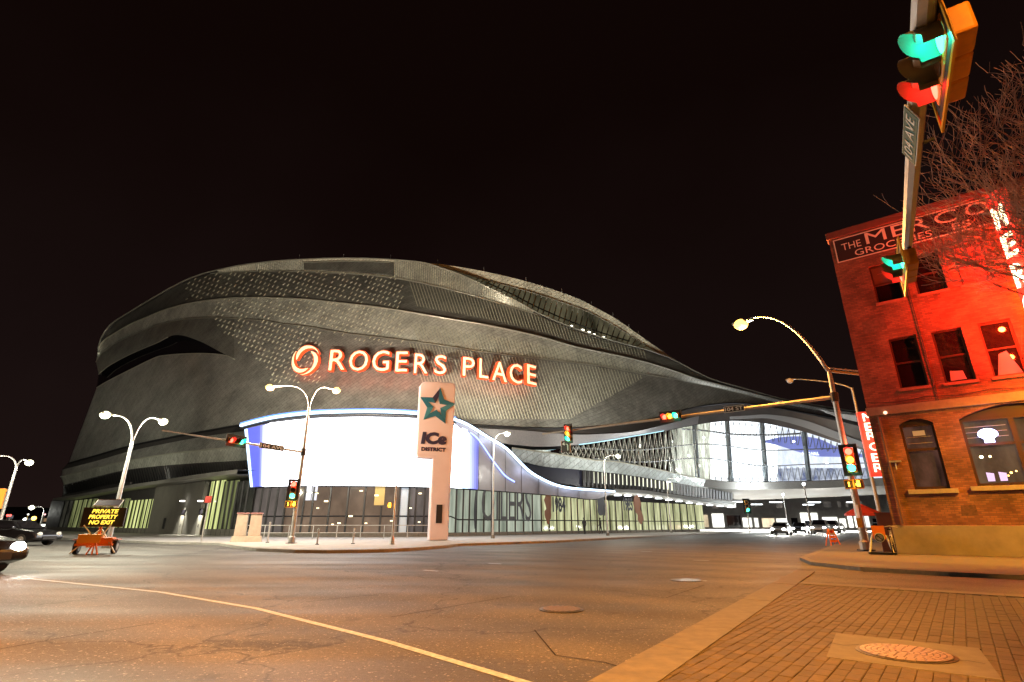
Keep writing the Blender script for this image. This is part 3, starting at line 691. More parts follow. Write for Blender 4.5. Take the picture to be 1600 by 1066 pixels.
# housing roof
xs = xs_of(S_T, n=60); 
MB().grid([[pf(x, cinterp(S_T, x), .05)+UP*.25 for x in xs], [pf(x, cinterp(S_T, x), 4.5)+UP*.25-UP*0 for x in xs], [pf(x, cinterp(S_T, x)+8, 5.5) for x in xs]]).build('podium_roof', SOFF, AR, smooth='all')
MB().grid([[pf(x, cinterp(S_B, x), .3) for x in xs_of(S_B, n=60)], [pf(x, cinterp(S_B, x), 2.0)+UP*0 for x in xs_of(S_B, n=60)]]).build('podium_soffit', SOFF, AR)
# ---- ground floor glazing under the screen
BROWN = m_room('brown_room', (.14, .09, .06), (.36, .24, .16), .75, .35, stretch=(1, 1, .7))
BROWN2 = m_room('grey_room', (.07, .06, .055), (.22, .18, .16), .7, .5)
PALEB = mat('pale_blue_column', (.5, .58, .65), .5, emit=(.5, .62, .75), es=.25)
SAGE = m_room('sage_room', (.22, .26, .2), (.62, .68, .54), .85, .6, stretch=(1.5, 1.5, .25))
YELW = m_room('yellow_lit_room', (.2, .21, .1), (.85, .87, .5), .95, .8, stretch=(2.2, 2.2, .25))
def pz(x, z, off=0.):   # point on the podium plan at image column x (read at eye height) and height z
    r = ray(x, 815); a = r[0]/r[1]; Y = cinterp(PF, a)+off; return Vector((a*Y, Y, z))
def ztop(x): return pf(x, cinterp(S_B, x), 0).z-.05
edges = [392, 403, 415, 428, 442, 457, 471, 485, 512, 540, 567, 594, 622, 637, 648, 662, 680, 700, 712, 723, 733, 744, 756, 768, 780, 792, 805, 818, 832, 846, 858, 870, 882, 893, 903, 913, 923, 933, 943, 953, 963, 973, 983, 993, 1003, 1013, 1023, 1033, 1043, 1053, 1064, 1075, 1087, 1100]
for i in range(len(edges)-1):
    x0, x1 = edges[i], edges[i+1]
    zt = min(ztop(min((x0+x1)/2, 930)), 5.2+max(0, (x0-900)*.004))
    m_ = BROWN2 if x0 < 440 else BROWN if x0 < 622 else PALEB if x0 < 637 else BROWN2 if x0 < 700 else SAGE if x0 < 846 else YELW
    zs = (0.45, 2.2, zt) if x0 < 712 else (0.45, 1.6, zt)
    for j in range(2):
        MB().prism([pz(x0, zs[j], .9), pz(x1, zs[j], .9), pz(x1, zs[j+1], .9), pz(x0, zs[j+1], .9)], (0, .06, 0)).build('window_pane', m_, AR)
    MB().bar(pz(x0, .1, .82), pz(x0, zt, .82), .11, .16).build('mullion', MULL, AR)
MB().tube([pz(x, 1.9 if x < 712 else 1.62, .82) for x in range(392, 1101, 12)], .06, 4).build('transom', MULL, AR)
MB().grid([[pz(x, .12, .7) for x in range(392, 1101, 10)], [pz(x, .48, .7) for x in range(392, 1101, 10)], [pz(x, .48, 1.2) for x in range(392, 1101, 10)]]).build('base_wall', CONC2, AR)
# things seen in the rooms: small lamps and a lit menu
wl_ = emis('room_lamp', (1, .8, .45), 4)
for x, z, s_ in ((490, 3.9, .35), (506, 3.2, .5), (560, 4.1, .4), (494, 2.6, .3), (547, 1.9, .5), (530, 1.3, .4), (585, 3.7, .5), (654, 3.9, .4), (640, 2.6, .35), (612, 1.5, .4), (520, 1.2, .3), (572, 1.3, .3), (655, 1.4, .3)):
    p = pz(x, z, .78); MB().box(p, s_*.7, .05, s_*.25).build('room_light', wl_, AR)
p = pz(477, 3.6, .78)
for dx, dz in ((0, 0), (.55, 0), (0, .75), (.55, .75)): MB().box(p+Vector((dx, .0, dz)), .46, .05, .62).build('menu_board', emis('menu_glow', (.9, .9, 1), 1.1), AR)
p = pz(590, 3.7, .78); MB().box(p, .9, .05, 1.7).build('poster', mat('ochre_poster', (.5, .36, .12), .6, emit=(.6, .42, .15), es=.35), AR)
# window lettering and pictures on the right-hand glazing
INK = mat('dark_film', (.02, .022, .035), .4)
def film_text(s, x0, x1, z0, z1, bold=.03, m_=INK):
    a = pz(x0, z0, .7); c = pz(x1, z0, .7); d = (c-a); 
    return text(s, a, d, UP, d.length, z1-z0, .03, bold).build('window_lettering', m_, AR)
film_text('OILERS', 752, 830, 1.5, 5.0, .0, mat('faded_film', (.05, .055, .07), .5))
film_text('1984', 864, 884, 2.5, 4.2)
film_text('1985', 976, 990, 2.9, 4.6)
rng = random.Random(3)
BRN = mat('brown_film', (.12, .045, .02), .5, emit=(.2, .07, .02), es=.25)
def blob(xc, zc, wx, hz, m_):
    pts = []
    for k in range(14):
        a = 2*math.pi*k/14; r_ = rng.uniform(.75, 1.15); pts.append(pz(xc+math.cos(a)*wx*r_, zc+math.sin(a)*hz*r_, .72))
    MB().prism(pts, (0, -.03, 0)).build('window_picture', m_, AR)
blob(857, 3.8, 6, 1.3, BRN); blob(941, 3.4, 7, 1.4, INK); blob(940, 4.4, 3, .7, BRN); blob(998, 3.9, 6, 1.3, BRN); blob(856, 2.2, 5, .9, BRN); blob(1001, 2.2, 5, .9, BRN)
# tall arc of film left of the lettering
arc = MB(); P0_ = []; P1_ = []
for k in range(15):
    t = k/14; x = 744-4*math.sin(t*math.pi*.8); z = 5.2-4.4*t; P0_.append(pz(x, z, .68)); P1_.append(pz(x+5*(1-abs(t-.5)), z, .68))
arc.grid([P0_, P1_]).build('window_picture', INK, AR)
# ---- second tier to the right: pale fascia, lit louvred windows
T_T = [(800, 700), (837, 705), (880, 711), (928, 719), (966, 722), (1029, 734), (1080, 745), (1113, 750), (1150, 754)]
T_B = [(818, 722), (850, 729), (915, 735), (979, 742), (1055, 754.5), (1100, 762), (1150, 768)]
U_B = [(800, 742), (880, 756), (930, 763), (1000, 766), (1040, 771), (1090, 778), (1150, 784)]
def tier(A, B, oa, ob, x0, x1, n=50):
    return MB().grid([[pf(x0+(x1-x0)*k/(n-1), cinterp(A, x0+(x1-x0)*k/(n-1))*(1-t)+cinterp(B, x0+(x1-x0)*k/(n-1))*t, oa*(1-t)+ob*t) for k in range(n)] for t in (0, .33, .66, 1)])
BLU_SK = m_skin('blue_grey_skin', (.46, .52, .54), .4, .4)
tier(T_T, T_B, 6, 6.8, 800, 1140).build('tier_fascia', BLU_SK, AR, smooth='all')
MB().tube([pf(x, cinterp(T_T, x), 5.9) for x in range(800, 1141, 8)], .1, 5).build('tier_trim', TRIM, AR)
tier(T_B, U_B, 8, 8, 822, 912).build('dark_wall', mat('navy_wall', (.02, .022, .045), .4), AR)
LITW = m_room('white_lit_room', (.75, .75, .5), (1, 1, .85), 1.7, .5)
LITD = m_room('grey_lit_room', (.1, .1, .09), (.5, .5, .42), .8, .5)
x = 912.
while x < 1146:
    st = 6.4 if x < 1055 else 4.6
    a0, a1 = cinterp(T_B, x)+1, cinterp(U_B, x)-1; c0, c1 = cinterp(T_B, x+st)+1, cinterp(U_B, x+st)-1
    ym = a0+(a1-a0)*.72; yc = c0+(c1-c0)*.72
    MB().prism([pf(x, ym, 8), pf(x+st, yc, 8), pf(x+st, c0, 8), pf(x, a0, 8)], (0, .08, 0)).build('window_pane', LITW if x < 1052 and x > 920 else LITD, AR)
    MB().prism([pf(x, a1, 8.02), pf(x+st, c1, 8.02), pf(x+st, yc, 8.02), pf(x, ym, 8.02)], (0, .08, 0)).build('spandrel', SOFF, AR)
    MB().bar(pf(x, a0, 7.6), pf(x+.5, a1, 7.6), .22 if x < 1055 else .3, .5).build('window_fin', MULL if x < 1040 else mat('grey_fin', (.2, .21, .23), .5), AR); x += st
tier(U_B, [(x_, y_+6) for x_, y_ in U_B], 7.5, 6.5, 900, 1150).build('tier_sill', mat('sill_metal', (.4, .41, .42), .45, metal=.3), AR)
tier([(x_, y_+6) for x_, y_ in U_B], [(x_, y_+7) for x_, y_ in U_B], 3, 6.5, 930, 1150).build('tier_soffit', SOFF, AR)
MB().grid([[pf(x, cinterp(U_B, x)+5, 3) for x in range(930, 1151, 10)], [pf(x, cinterp(U_B, x)+9, 3) for x in range(930, 1151, 10)], [pf(x, cinterp(U_B, x)+10, 6) for x in range(930, 1151, 10)]]).build('street_canopy', mat('pale_canopy', (.5, .5, .5), .5), AR)
for x in range(965, 1150, 16):
    p = pf(x, cinterp(U_B, x)+9.5, 2.8); MB().box(p, .9, .3, .1).build('canopy_lamp', emis('cool_lamp', (.9, .97, 1), 8), AR)
# lip beneath the main skin at the right, with its blue-white line
LP_T = [(712, 665), (760, 670), (806, 672), (900, 679), (945, 678), (988, 675), (1034, 665), (1068, 656)]
LP_B = [(740, 684), (780, 692), (840, 698), (902, 695), (953, 688), (988, 682), (1034, 674), (1068, 667)]
def sk_strip(A, B, oa, ob, x0, x1, n=50): return MB().grid([[skin(x0+(x1-x0)*k/(n-1), cinterp(A, x0+(x1-x0)*k/(n-1))*(1-t)+cinterp(B, x0+(x1-x0)*k/(n-1))*t, oa*(1-t)+ob*t) for k in range(n)] for t in (0, .5, 1)])
sk_strip(R_B, LP_T, .5, .7, 740, 1100).build('lip_gap', SOFF, AR, smooth='all')
sk_strip(LP_T, LP_B, -.8, .2, 740, 1100).build('lower_lip', mat('lip_metal', (.32, .31, .33), .4, metal=.4, noise=.15), AR, smooth='all')
MB().tube([skin(x, cinterp(LP_B, x), -.1) for x in range(905, 1040, 6)], .07, 5).build('led_line', emis('teal_led_line', (.45, .75, .85), 1.6), AR)
# ---- winter garden bridge
WT = [(800, 702), (860, 703), (905, 696), (953, 689), (988, 683), (1034, 675), (1068, 668), (1107, 661), (1143, 658), (1181, 660), (1215, 665.5), (1260, 676), (1305, 690.5), (1339, 700.7), (1380, 713), (1420, 726)]
WB = [(800, 703.5), (837, 705), (880, 711), (928, 719), (966, 722), (1029, 734), (1080, 745), (1114, 750), (1170, 752.5), (1283, 750.5), (1328, 748.5), (1420, 746)]
WPLAN = [(.0, 72), (.1, 78), (.2, 86), (.3, 92.5), (.4, 96), (.5, 96.5), (.6, 94), (.7, 89), (.8, 83)]
def wg(x, y, off=0.):
    r = ray(x, y); return at(x, y, cinterp(WPLAN, r[0]/r[1])+off)
def wgrid(A, B, oa, ob, x0, x1, n=60, rows=3): return MB().grid([[wg(x0+(x1-x0)*k/(n-1), cinterp(A, x0+(x1-x0)*k/(n-1))*(1-t/rows)+cinterp(B, x0+(x1-x0)*k/(n-1))*t/rows, oa*(1-t/rows)+ob*t/rows) for k in range(n)] for t in range(rows+1)])
# room behind the glass
wgrid(WT, WB, 7, 7, 800, 1110).build('lit_back_wall', m_room('hall_side_room', (.2, .2, .14), (1, 1, .85), 1.9, .55, stretch=(1.6, 1.6, .25)), AR)
HALL = m_room('hall_white_room', (1, 1, 1), (.95, .97, 1), 2.6)
wgrid(WT, WB, 8, 8, 1110, 1215).build('lit_back_wall', HALL, AR)
W1a = [(1215, 666), (1420, 726)]; 
wgrid(WT, WB, 8, 8, 1215, 1420).build('lit_back_wall', m_room('hall_pale_room', (.75, .8, 1), (1, 1, 1), 1.25), AR)
PUR = mat('violet_hall_panel', (.2, .2, .45), .5, emit=(.22, .26, .68), es=.8)
PT = [(1190, 690), (1215, 684), (1250, 682), (1280, 686), (1305, 697), (1360, 714)]
PB = [(1190, 690.5), (1215, 696), (1250, 707), (1275, 713), (1305, 714), (1360, 715)]
wgrid(PT, PB, 7.5, 7.5, 1190, 1358, 40).build('violet_panel', PUR, AR)
GREYB = m_room('hall_rail_room', (.12, .15, .3), (.9, .92, 1), 1., 1.)
wgrid([(1110, 733), (1360, 731)], [(1110, 750), (1170, 752), (1283, 750), (1360, 747)], 6.5, 6.5, 1215, 1360, 30).build('inner_rail_wall', GREYB, AR)
a, c = wg(1254, 711.5, 7.3), wg(1280, 711.5, 7.3); text('FORD HALL', a, c-a, UP, (c-a).length, .62, .08, .02).build('hall_lettering', emis('white_sign', (.9, .95, 1), 2.2), AR)
for k, (x, y) in enumerate(((905, 707), (930, 713), (948, 699), (975, 709), (1000, 697), (1012, 724), (1030, 706), (1052, 690), (1058, 734), (1076, 712), (1092, 728), (1100, 684), (1125, 672), (1240, 690), (1292, 724), (1318, 712))):
    MB().ball(wg(x, y, 5.5), .22, nu=8, nv=6).build('hall_lamp', emis('hall_lamp_white', (1, .98, .85), 14), AR)
# glass panes and frame
GL = m_glass('clear_glass', (.9, .95, .97), .97)
gx = [800, 850, 900, 950, 1000, 1040, 1085, 1136, 1190, 1256, 1300, 1350, 1420]
for i in range(len(gx)-1): wgrid(WT, WB, 0, 0, gx[i]+.3, gx[i+1]-.3, 6, 2).build('glass_pane', GL, AR)
FRM = mat('blue_grey_frame', (.3, .33, .37), .5, metal=.3)
for x in (1085, 1136, 1190, 1256, 1350):
    dx = (x-1136)*.02+6
    MB().tube([wg(x, cinterp(WT, x), .6), wg(x+dx*.5, (cinterp(WT, x)+cinterp(WB, x))/2, .6), wg(x+dx, cinterp(WB, x+dx), .6)], .42, 6).build('column', FRM, AR)
for f, r_ in ((.22, .16), (.52, .1), (.8, .09)):
    P_ = []
    for k in range(56):
        x = 900+k*9.2; yt = 657+ (0 if x > 1040 else (1040-x)*.2); yb = cinterp(WB, x)
        y = cinterp([(1040, 669), (1100, 673), (1143, 678.5), (1190, 680), (1225, 679), (1260, 677)], x) if f == .22 else cinterp([(900, 700), (1000, 703), (1100, 694), (1190, 703.5), (1256, 702.5), (1330, 700), (1420, 700)], x) if f == .52 else cinterp([(900, 714), (1000, 722), (1100, 716), (1190, 728), (1256, 726), (1420, 722)], x)
        if cinterp(WT, x)+2 < y < yb-2: P_.append(wg(x, y, -.1))
    if len(P_) > 3: MB().tube(P_, r_, 5).build('ring_beam', FRM, AR, smooth='all')
LAT = mat('lattice_paint', (.6, .62, .58), .5)
cnt = 0
x = 872.
while x < 1352:
    pit = 8.0 if x < 1080 else 9.5
    yt, yb = cinterp(WT, x), cinterp(WB, x); H_ = yb-yt
    if H_ < 10: x += pit; continue
    tiers = [(0, .52), (.48, 1.)] if x < 1110 else [(0, .3), (.72, 1.)]
    for (t0, t1) in tiers:
        for s_ in (-1, 1):
            xa = x; xb = x+s_*pit*.42; ya_ = cinterp(WT, xa)+H_*t0+.5; yb_ = cinterp(WT, xb)+H_*t1-.5
            flip = t0 > .4
            p0 = wg(xb if flip else xa, ya_, -.25); p1 = wg(xa if flip else xb, yb_, -.25)
            MB().tube([p0, p1], .06, 4).build('lattice_strut', LAT if x < 1110 else mat('lattice_backlit', (.2, .22, .25), .5), AR); cnt += 1  # right-hand struts: same lattice, colour darkened as backlit by the bright hall
    x += pit
# fascia over the bridge and its swept roof edge
FT = [(1034, 652), (1060, 644), (1100, 636), (1160, 631), (1226, 641), (1300, 656), (1346, 667), (1420, 684)]
wgrid(FT, WT, -1.0, -.4, 1034, 1420, 60, 4).build('bridge_fascia', mat('bridge_metal', (.13, .12, .125), .45, metal=.4, noise=.15, nscale=.6), AR, smooth='all')
BE_T = [(1160, 650), (1200, 648), (1250, 655), (1300, 672), (1340, 688), (1420, 716)]
BE_B = [(1160, 655), (1200, 654), (1250, 666), (1300, 684), (1340, 697), (1420, 722)]
wgrid(BE_T, BE_B, -1.6, -1.2, 1140, 1420, 40, 2).build('bridge_edge_band', mat('edge_metal', (.3, .3, .32), .45, metal=.4), AR, smooth='all')
BE2_T = [(1280, 639), (1300, 644), (1346, 651), (1420, 664)]; BE2_B = [(1280, 640), (1300, 649), (1346, 661), (1420, 676)]
wgrid(BE2_T, BE2_B, -1.6, -1.4, 1280, 1420, 20, 2).build('bridge_edge_band', mat('edge_metal', (.3, .3, .32)), AR, smooth='all')
# underside
BU1 = [(1080, 746), (1114, 751), (1170, 753.5), (1283, 751.5), (1328, 749.5), (1420, 747)]
BU2 = [(1080, 758), (1130, 764), (1170, 765), (1283, 763), (1328, 761), (1420, 758)]
BU3 = [(1080, 772), (1130, 779), (1170, 781), (1283, 777), (1328, 775), (1420, 771)]
wgrid(BU1, BU2, -.6, -.4, 1080, 1420, 40, 2).build('bridge_girder', mat('girder_grey', (.2, .2, .2), .5, noise=.15), AR, smooth='all')
rows = [[wg(x, cinterp(BU2, x), -.4) for x in range(1080, 1421, 10)], [wg(x, cinterp(BU3, x), 16) for x in range(1080, 1421, 10)], [wg(x, cinterp(BU3, x), 30)+UP*.2 for x in range(1080, 1421, 10)]]
MB().grid(rows).build('bridge_soffit', mat('soffit_pale', (.42, .43, .42), .6, noise=.15, nscale=.4), AR, smooth='all')
for x, y in ((1177, 757), (1045, 752)):
    p = wg(x, y, -1.2); MB().ball(p, .38).build('bridge_lamp', emis('cool_lamp', (.9, .97, 1), 8), AR); light('bridge_lamp_light', p-UP*.8-Vector((0, 1, 0)), (.95, 1, .95), 2500, .4, AR)
for x, Yo in ((1150, 6), (1210, 8), (1270, 10), (1330, 12), (1180, 20), (1260, 22)):
    p = wg(x, 772, Yo); p.z = 5.2; MB().box(p, 2.2, .5, .12).build('street_fill_panel', emis('cool_lamp', (.9, .97, 1), 8), AR); light('street_fill_light', p-UP*.5, (1, .98, .92), 42000, .6, AR, 165, p-UP*5, .3)  # added panels and spots that whiten the street below the bridge
# ---- illuminated name
RED = mat('red_letter_return', (.55, .05, .02), .45, emit=(1, .10, .02), es=1.1)
FACE = mat('cream_letter_face', (.8, .6, .4), .5, emit=(1, .66, .36), es=1.25)
LET = [('R', 515.5, 542.5, 582, 548.5), ('O', 546, 577.5, 583, 550), ('G', 582, 610.5, 583.5, 550), ('E', 618, 638, 583.5, 551), ('R', 646, 669, 586, 554), ('S', 677, 697, 587, 556), ('P', 720, 740, 589.5, 559), ('L', 745, 760.5, 592.5, 561), ('A', 764, 789, 596, 564), ('C', 791, 812, 599, 567), ('E', 818.5, 833.5, 601, 569)]
for s_, x0, x1, yb, yt in LET:
    a = skin(x0, yb, -1.6); c = skin(x1, yb, -1.6); c.z = a.z; d = c-a; top = at(x0, yt, a.y); h_ = top.z-a.z
    L_ = text(s_, a, d, UP, d.length, h_, .55, .02).build('sign_letter', RED, AR)
    nn = d.normalized().cross(UP)
    text(s_, a+nn*.56+d.normalized()*d.length*.05+UP*h_*.035, d, UP, d.length*.9, h_*.93, .06, -.005).build('letter_face', FACE, L_)
# swirl emblem
c0 = skin(480.5, 564, -1.6); dR = (skin(500, 564, -1.6)-skin(461, 564, -1.6)); dR.z = 0; R_ = dR.length/2*1.08; dR.normalize(); nn = dR.cross(UP)
def pol(r_, a, dz=0.): return c0+dR*(r_*math.cos(a))+UP*(r_*math.sin(a))+nn*dz
em = MB(); fc = []
for k in range(3):
    a0 = 2*math.pi*k/3+.35; outer = []; inner = []
    for t in range(19):
        s_ = t/18; a = a0+s_*2.75
        outer.append((R_*(1.0-.36*max(0, (s_-.55)/.45)**1.5), a)); inner.append((R_*(1.0-(.03+.42*math.sin(min(1, s_*1.15)*math.pi*.5)**1.2)*1) if s_ < .9 else R_*(.55+.09*(s_-.9)/.1), a))
    P_ = [pol(r_, a) for r_, a in outer]+[pol(min(r_, 10), a) for r_, a in reversed(inner)]
    m = MB(); n2_ = len(outer)
    for t in range(n2_-1):
        q = [pol(*outer[t]), pol(*outer[t+1]), pol(*inner[t+1]), pol(*inner[t])]; m.prism(q, nn*.45)
    part = m.build('emblem_blade', RED, AR); m = MB()
    for t in range(n2_-1):
        def sh(o_, i_, f): return o_[0]+(i_[0]-o_[0])*f
        q = [pol(sh(outer[t], inner[t], .14), outer[t][1], .46+k*.01), pol(sh(outer[t+1], inner[t+1], .14), outer[t+1][1], .46+k*.01), pol(sh(outer[t+1], inner[t+1], .8), outer[t+1][1], .46+k*.01), pol(sh(outer[t], inner[t], .8), outer[t][1], .46+k*.01)]; m.prism(q, nn*.05)
    m.build('blade_face', FACE, part)
# ---- parts of the setting to the left and behind
# ================================================================== BRICK CORNER BUILDING
P0 = Vector((15.25, 22.2, 0)); E_ = -U; NM = -V
def fm(s, z, out=0.): return P0+E_*s+UP*z+NM*out
MC = thing('brick_warehouse', 'three storey red brick warehouse with painted roofline sign lit red by neon', 'building', P0)
def wall_open(s0, s1, z0, z1, ops, out=0., depth=.28):
    S = sorted({s0, s1, *[o[0] for o in ops], *[o[1] for o in ops]}); Z = sorted({z0, z1, *[o[2] for o in ops], *[o[3] for o in ops]}); b = MB()
    for i in range(len(S)-1):
        for j in range(len(Z)-1):
            cs_, cz = (S[i]+S[i+1])/2, (Z[j]+Z[j+1])/2
            if any(o[0] < cs_ < o[1] and o[2] < cz < o[3] for o in ops): continue
            b.quad(fm(S[i], Z[j], out), fm(S[i+1], Z[j], out), fm(S[i+1], Z[j+1], out), fm(S[i], Z[j+1], out))
    for o in ops:
        a, c, d, e_ = fm(o[0], o[2], out), fm(o[1], o[2], out), fm(o[1], o[3], out), fm(o[0], o[3], out); k = -NM*depth
        b.quad(a, c, c+k, a+k).quad(c, d, d+k, c+k).quad(d, e_, e_+k, d+k).quad(e_, a, a+k, e_+k)
    return b
OPS = []
for s_ in (1.27, 2.74, 4.2): OPS.append((s_, s_+1.0, 10.47, 12.27))
for s_ in (1.32, 2.8, 4.28): OPS.append((s_, s_+.97, 6.56, 8.76))
for k in range(1, 4):
    for j in range(3):
        OPS.append((7.6+(k-1)*5.2+j*1.47, 8.6+(k-1)*5.2+j*1.47, 10.47, 12.27)); OPS.append((7.6+(k-1)*5.2+j*1.47, 8.6+(k-1)*5.2+j*1.47, 6.56, 8.76))
G1 = [(.97, 2.09, 2.5, 5.27), (2.9, 6.1, 2.55, 5.5), (7.5, 10.7, 2.55, 5.5), (12, 15.2, 2.55, 5.5)]
OPS += G1
wall_open(0, 24, 1.15, 14.1, OPS).build('brick_wall', BRICK, MC)
# arched heads
for (a, c, z0, z1), rise in zip(G1, (.2, .42, .42, .42)):
    b = MB(); n = 12; P_ = []
    for k in range(n+1):
        t = k/n; P_.append((a+(c-a)*t, z1-rise+rise*(1-(2*t-1)**2)))
    for k in range(n): b.quad(fm(P_[k][0], P_[k][1], -.002), fm(P_[k+1][0], P_[k+1][1], -.002), fm(P_[k+1][0], z1+.01, -.002), fm(P_[k][0], z1+.01, -.002)); b.quad(fm(P_[k][0], P_[k][1], -.002), fm(P_[k+1][0], P_[k+1][1], -.002), fm(P_[k+1][0], P_[k+1][1], -.28), fm(P_[k][0], P_[k][1], -.28))
    b.build('arch_head', BRICK, MC)
PL = mat('tan_plinth', (.34, .27, .2), .8, noise=.18, nscale=1.6, bump=.25, bscale=30, bdist=.006)
b = MB(); b.prism([fm(-.06, .1, .07), fm(24, .1, .07), fm(24, 1.16, .07), fm(-.06, 1.16, .07)], -NM*.4); b.build('plinth', PL, MC, bevel=.015)
b = MB(); b.prism([fm(-.05, 5.55, .06), fm(24, 5.55, .06), fm(24, 5.9, .06), fm(-.05, 5.9, .06)], -NM*.12); b.build('string_course', mat('stone_course', (.27, .2, .14), .8, noise=.2, nscale=4), MC, bevel=.012)
b = MB(); b.prism([fm(-.08, 14.1, .10), fm(24, 14.1, .10), fm(24, 14.45, .10), fm(-.08, 14.45, .10)], -NM*.6); b.build('parapet', mat('dark_brick_cap', (.22, .07, .05), .8, noise=.2, nscale=5), MC, bevel=.015)
b = MB()   # side and rear walls
c4 = [fm(0, 0), fm(0, 0)+V*22, fm(24, 0)+V*22, fm(24, 0)]
for i in range(3): b.quad(c4[i]+UP*0, c4[i+1]+UP*0, c4[i+1]+UP*14.1, c4[i]+UP*14.1)
b.build('side_wall', BRICK, MC); MB().poly([p+UP*14.1 for p in c4]).build('roof', SOFF, MC)
MB().quad(fm(0, 1.15, -.5), fm(24, 1.15, -.5), fm(24, 14, -.5), fm(0, 14, -.5)).build('inner_lining', BLACK, MC)
STONE = mat('pale_sill', (.42, .34, .25), .75, noise=.15, nscale=8)
FRW = mat('window_frame_dark', (.05, .022, .018), .5)
GLW = mat('night_window_glass', (.012, .006, .007), .05, spec=.9)
def sash(o, name='window', lower=True, glass=GLW):
    s0, s1, z0, z1 = o; b = MB(); t = .07
    def r(a, c, d, e_, dep=.09, out=-.14): b.prism([fm(a, d, out), fm(c, d, out), fm(c, e_, out), fm(a, e_, out)], -NM*dep)
    r(s0, s0+t, z0, z1); r(s1-t, s1, z0, z1); r(s0+t, s1-t, z0, z0+t); r(s0+t, s1-t, z1-t, z1); zm = z0+(z1-z0)*.5; r(s0+t, s1-t, zm-.04, zm+.04)
    win = b.build('window', FRW, MC)
    for za, zb in ((z0+t, zm-.04), (zm+.04, z1-t)):
        MB().quad(fm(s0+t, za, -.19), fm(s1-t, za, -.19), fm(s1-t, zb, -.19), fm(s0+t, zb, -.19)).build('pane', glass, win)
    return win
for i, o in enumerate(OPS[:6]+OPS[6:-4]):
    g_ = mat('red_blind', (.5, .12, .1), .7) if i == 2 else GLW  # third top window gets a plain red blind colour
    w_ = sash(o, glass=g_)
    MB().prism([fm(o[0]-.06, o[2]-.12, .06), fm(o[1]+.06, o[2]-.12, .06), fm(o[1]+.06, o[2], .06), fm(o[0]-.06, o[2], .06)], -NM*.2).build('sill', mat('brick_sill', (.3, .12, .08), .8, noise=.2, nscale=8), w_)
for i in (0, ):   # drawn blind in the first top window
    o = OPS[i]; MB().quad(fm(o[0]+.07, 11.3, -.184), fm(o[1]-.07, 11.3, -.184), fm(o[1]-.07, o[3]-.07, -.184), fm(o[0]+.07, o[3]-.07, -.184)).build('blind', mat('grey_blind', (.12, .09, .09), .8), MC)
o = OPS[5]; MB().poly([fm(o[0]+.15, o[2]+.07, -.184), fm(o[1]-.1, o[2]+.07, -.184), fm(o[0]+.6, o[2]+1.0, -.184), fm(o[0]+.35, o[2]+.9, -.184)]).build('pale_drape', mat('pale_drape', (.35, .33, .45), .8), MC)
o = OPS[4]; MB().quad(fm(o[0]+.2, o[2]+.1, -.184), fm(o[0]+.7, o[2]+.1, -.184), fm(o[0]+.65, o[2]+.45, -.184), fm(o[0]+.25, o[2]+.5, -.184)).build('window_box', mat('pale_drape', (.3, .2, .2)), MC)
# ground floor windows
def bigwin(o, cuts, rise, first=False):
    s0, s1, z0, z1 = o; b = MB(); t = .09
    def r(a, c, d, e_, out=-.10, dep=.12): b.prism([fm(a, d, out), fm(c, d, out), fm(c, e_, out), fm(a, e_, out)], -NM*dep)
    r(s0, s0+t, z0, z1-rise); r(s1-t, s1, z0, z1-rise); r(s0+t, s1-t, z0, z0+.1); r(s0+t, s1-t, z1-rise-.1, z1-rise+.0)
    # solid head following the arch
    n = 10; P_ = [fm(s0+(s1-s0)*k/n, z1-rise-.01+(rise)*(1-(2*k/n-1)**2), -.1) for k in range(n+1)]; b.prism(P_+[fm(s1, z1-rise-.02, -.1), fm(s0, z1-rise-.02, -.1)], -NM*.1)
    for c in cuts: r(c-.08, c+.08, z0+.1, z1-rise-.1)
    zt = z0+(z1-rise-z0)*.60; xs_ = [s0+t]+[k for c in cuts for k in (c-.08, c+.08)]+[s1-t]
    for i in range(0, len(xs_), 2): r(xs_[i], xs_[i+1], zt-.05, zt+.05)
    win = b.build('window', mat('window_frame_dark', (.05, .022, .018)), MC)
    room = m_room('bar_room', (.035, .018, .012), (.16, .10, .06), .8, .9) if not first else m_room('dim_red_room', (.02, .008, .006), (.12, .05, .035), .8, 1.6)
    for i in range(0, len(xs_), 2):
        for za, zb in ((z0+.1, zt-.05), (zt+.05, z1-rise-.1)):
            MB().quad(fm(xs_[i], za, -.17), fm(xs_[i+1], za, -.17), fm(xs_[i+1], zb, -.17), fm(xs_[i], zb, -.17)).build('pane', room, win)
    MB().prism([fm(s0-.22, z0-.17, .09), fm(s1+.22, z0-.17, .09), fm(s1+.22, z0, .09), fm(s0-.22, z0, .09)], -NM*.3).build('sill', STONE, win, bevel=.01)
    return win
w1_ = bigwin(G1[0], [], .2, True)
w2_ = bigwin(G1[1], [4.38], .42); bigwin(G1[2], [9.1], .42); bigwin(G1[3], [13.6], .42)
# slats seen in the upper pane and a small notice
for z in (4.05, 4.3, 4.55): MB().bar(fm(1.1, z, -.15), fm(1.95, z, -.15), .02).build('blind_slat', mat('slat_grey', (.3, .25, .22), .5), w1_)
MB().quad(fm(1.35, 4.6, -.15), fm(1.75, 4.6, -.15), fm(1.75, 4.8, -.15), fm(1.35, 4.8, -.15)).build('notice', emis('notice_glow', (1, .45, .15), .5), w1_)
for z in (4.35, 4.55, 4.75): MB().bar(fm(3.0, z, -.15), fm(4.2, z, -.15), .02).build('blind_slat', mat('slat_grey', (.3, .25, .22)), w2_)
NEO = emis('blue_white_neon', (.55, .55, 1), 6)
nb = MB(); ctr = fm(3.62, 4.42, -.12)
P_ = [ctr+E_*(.3*math.cos(a)*(1 if math.sin(a) > -.3 else .8))+UP*(.22*math.sin(a)+.02) for a in [2*math.pi*k/22 for k in range(22)]]; nb.prism(P_, NM*.04)
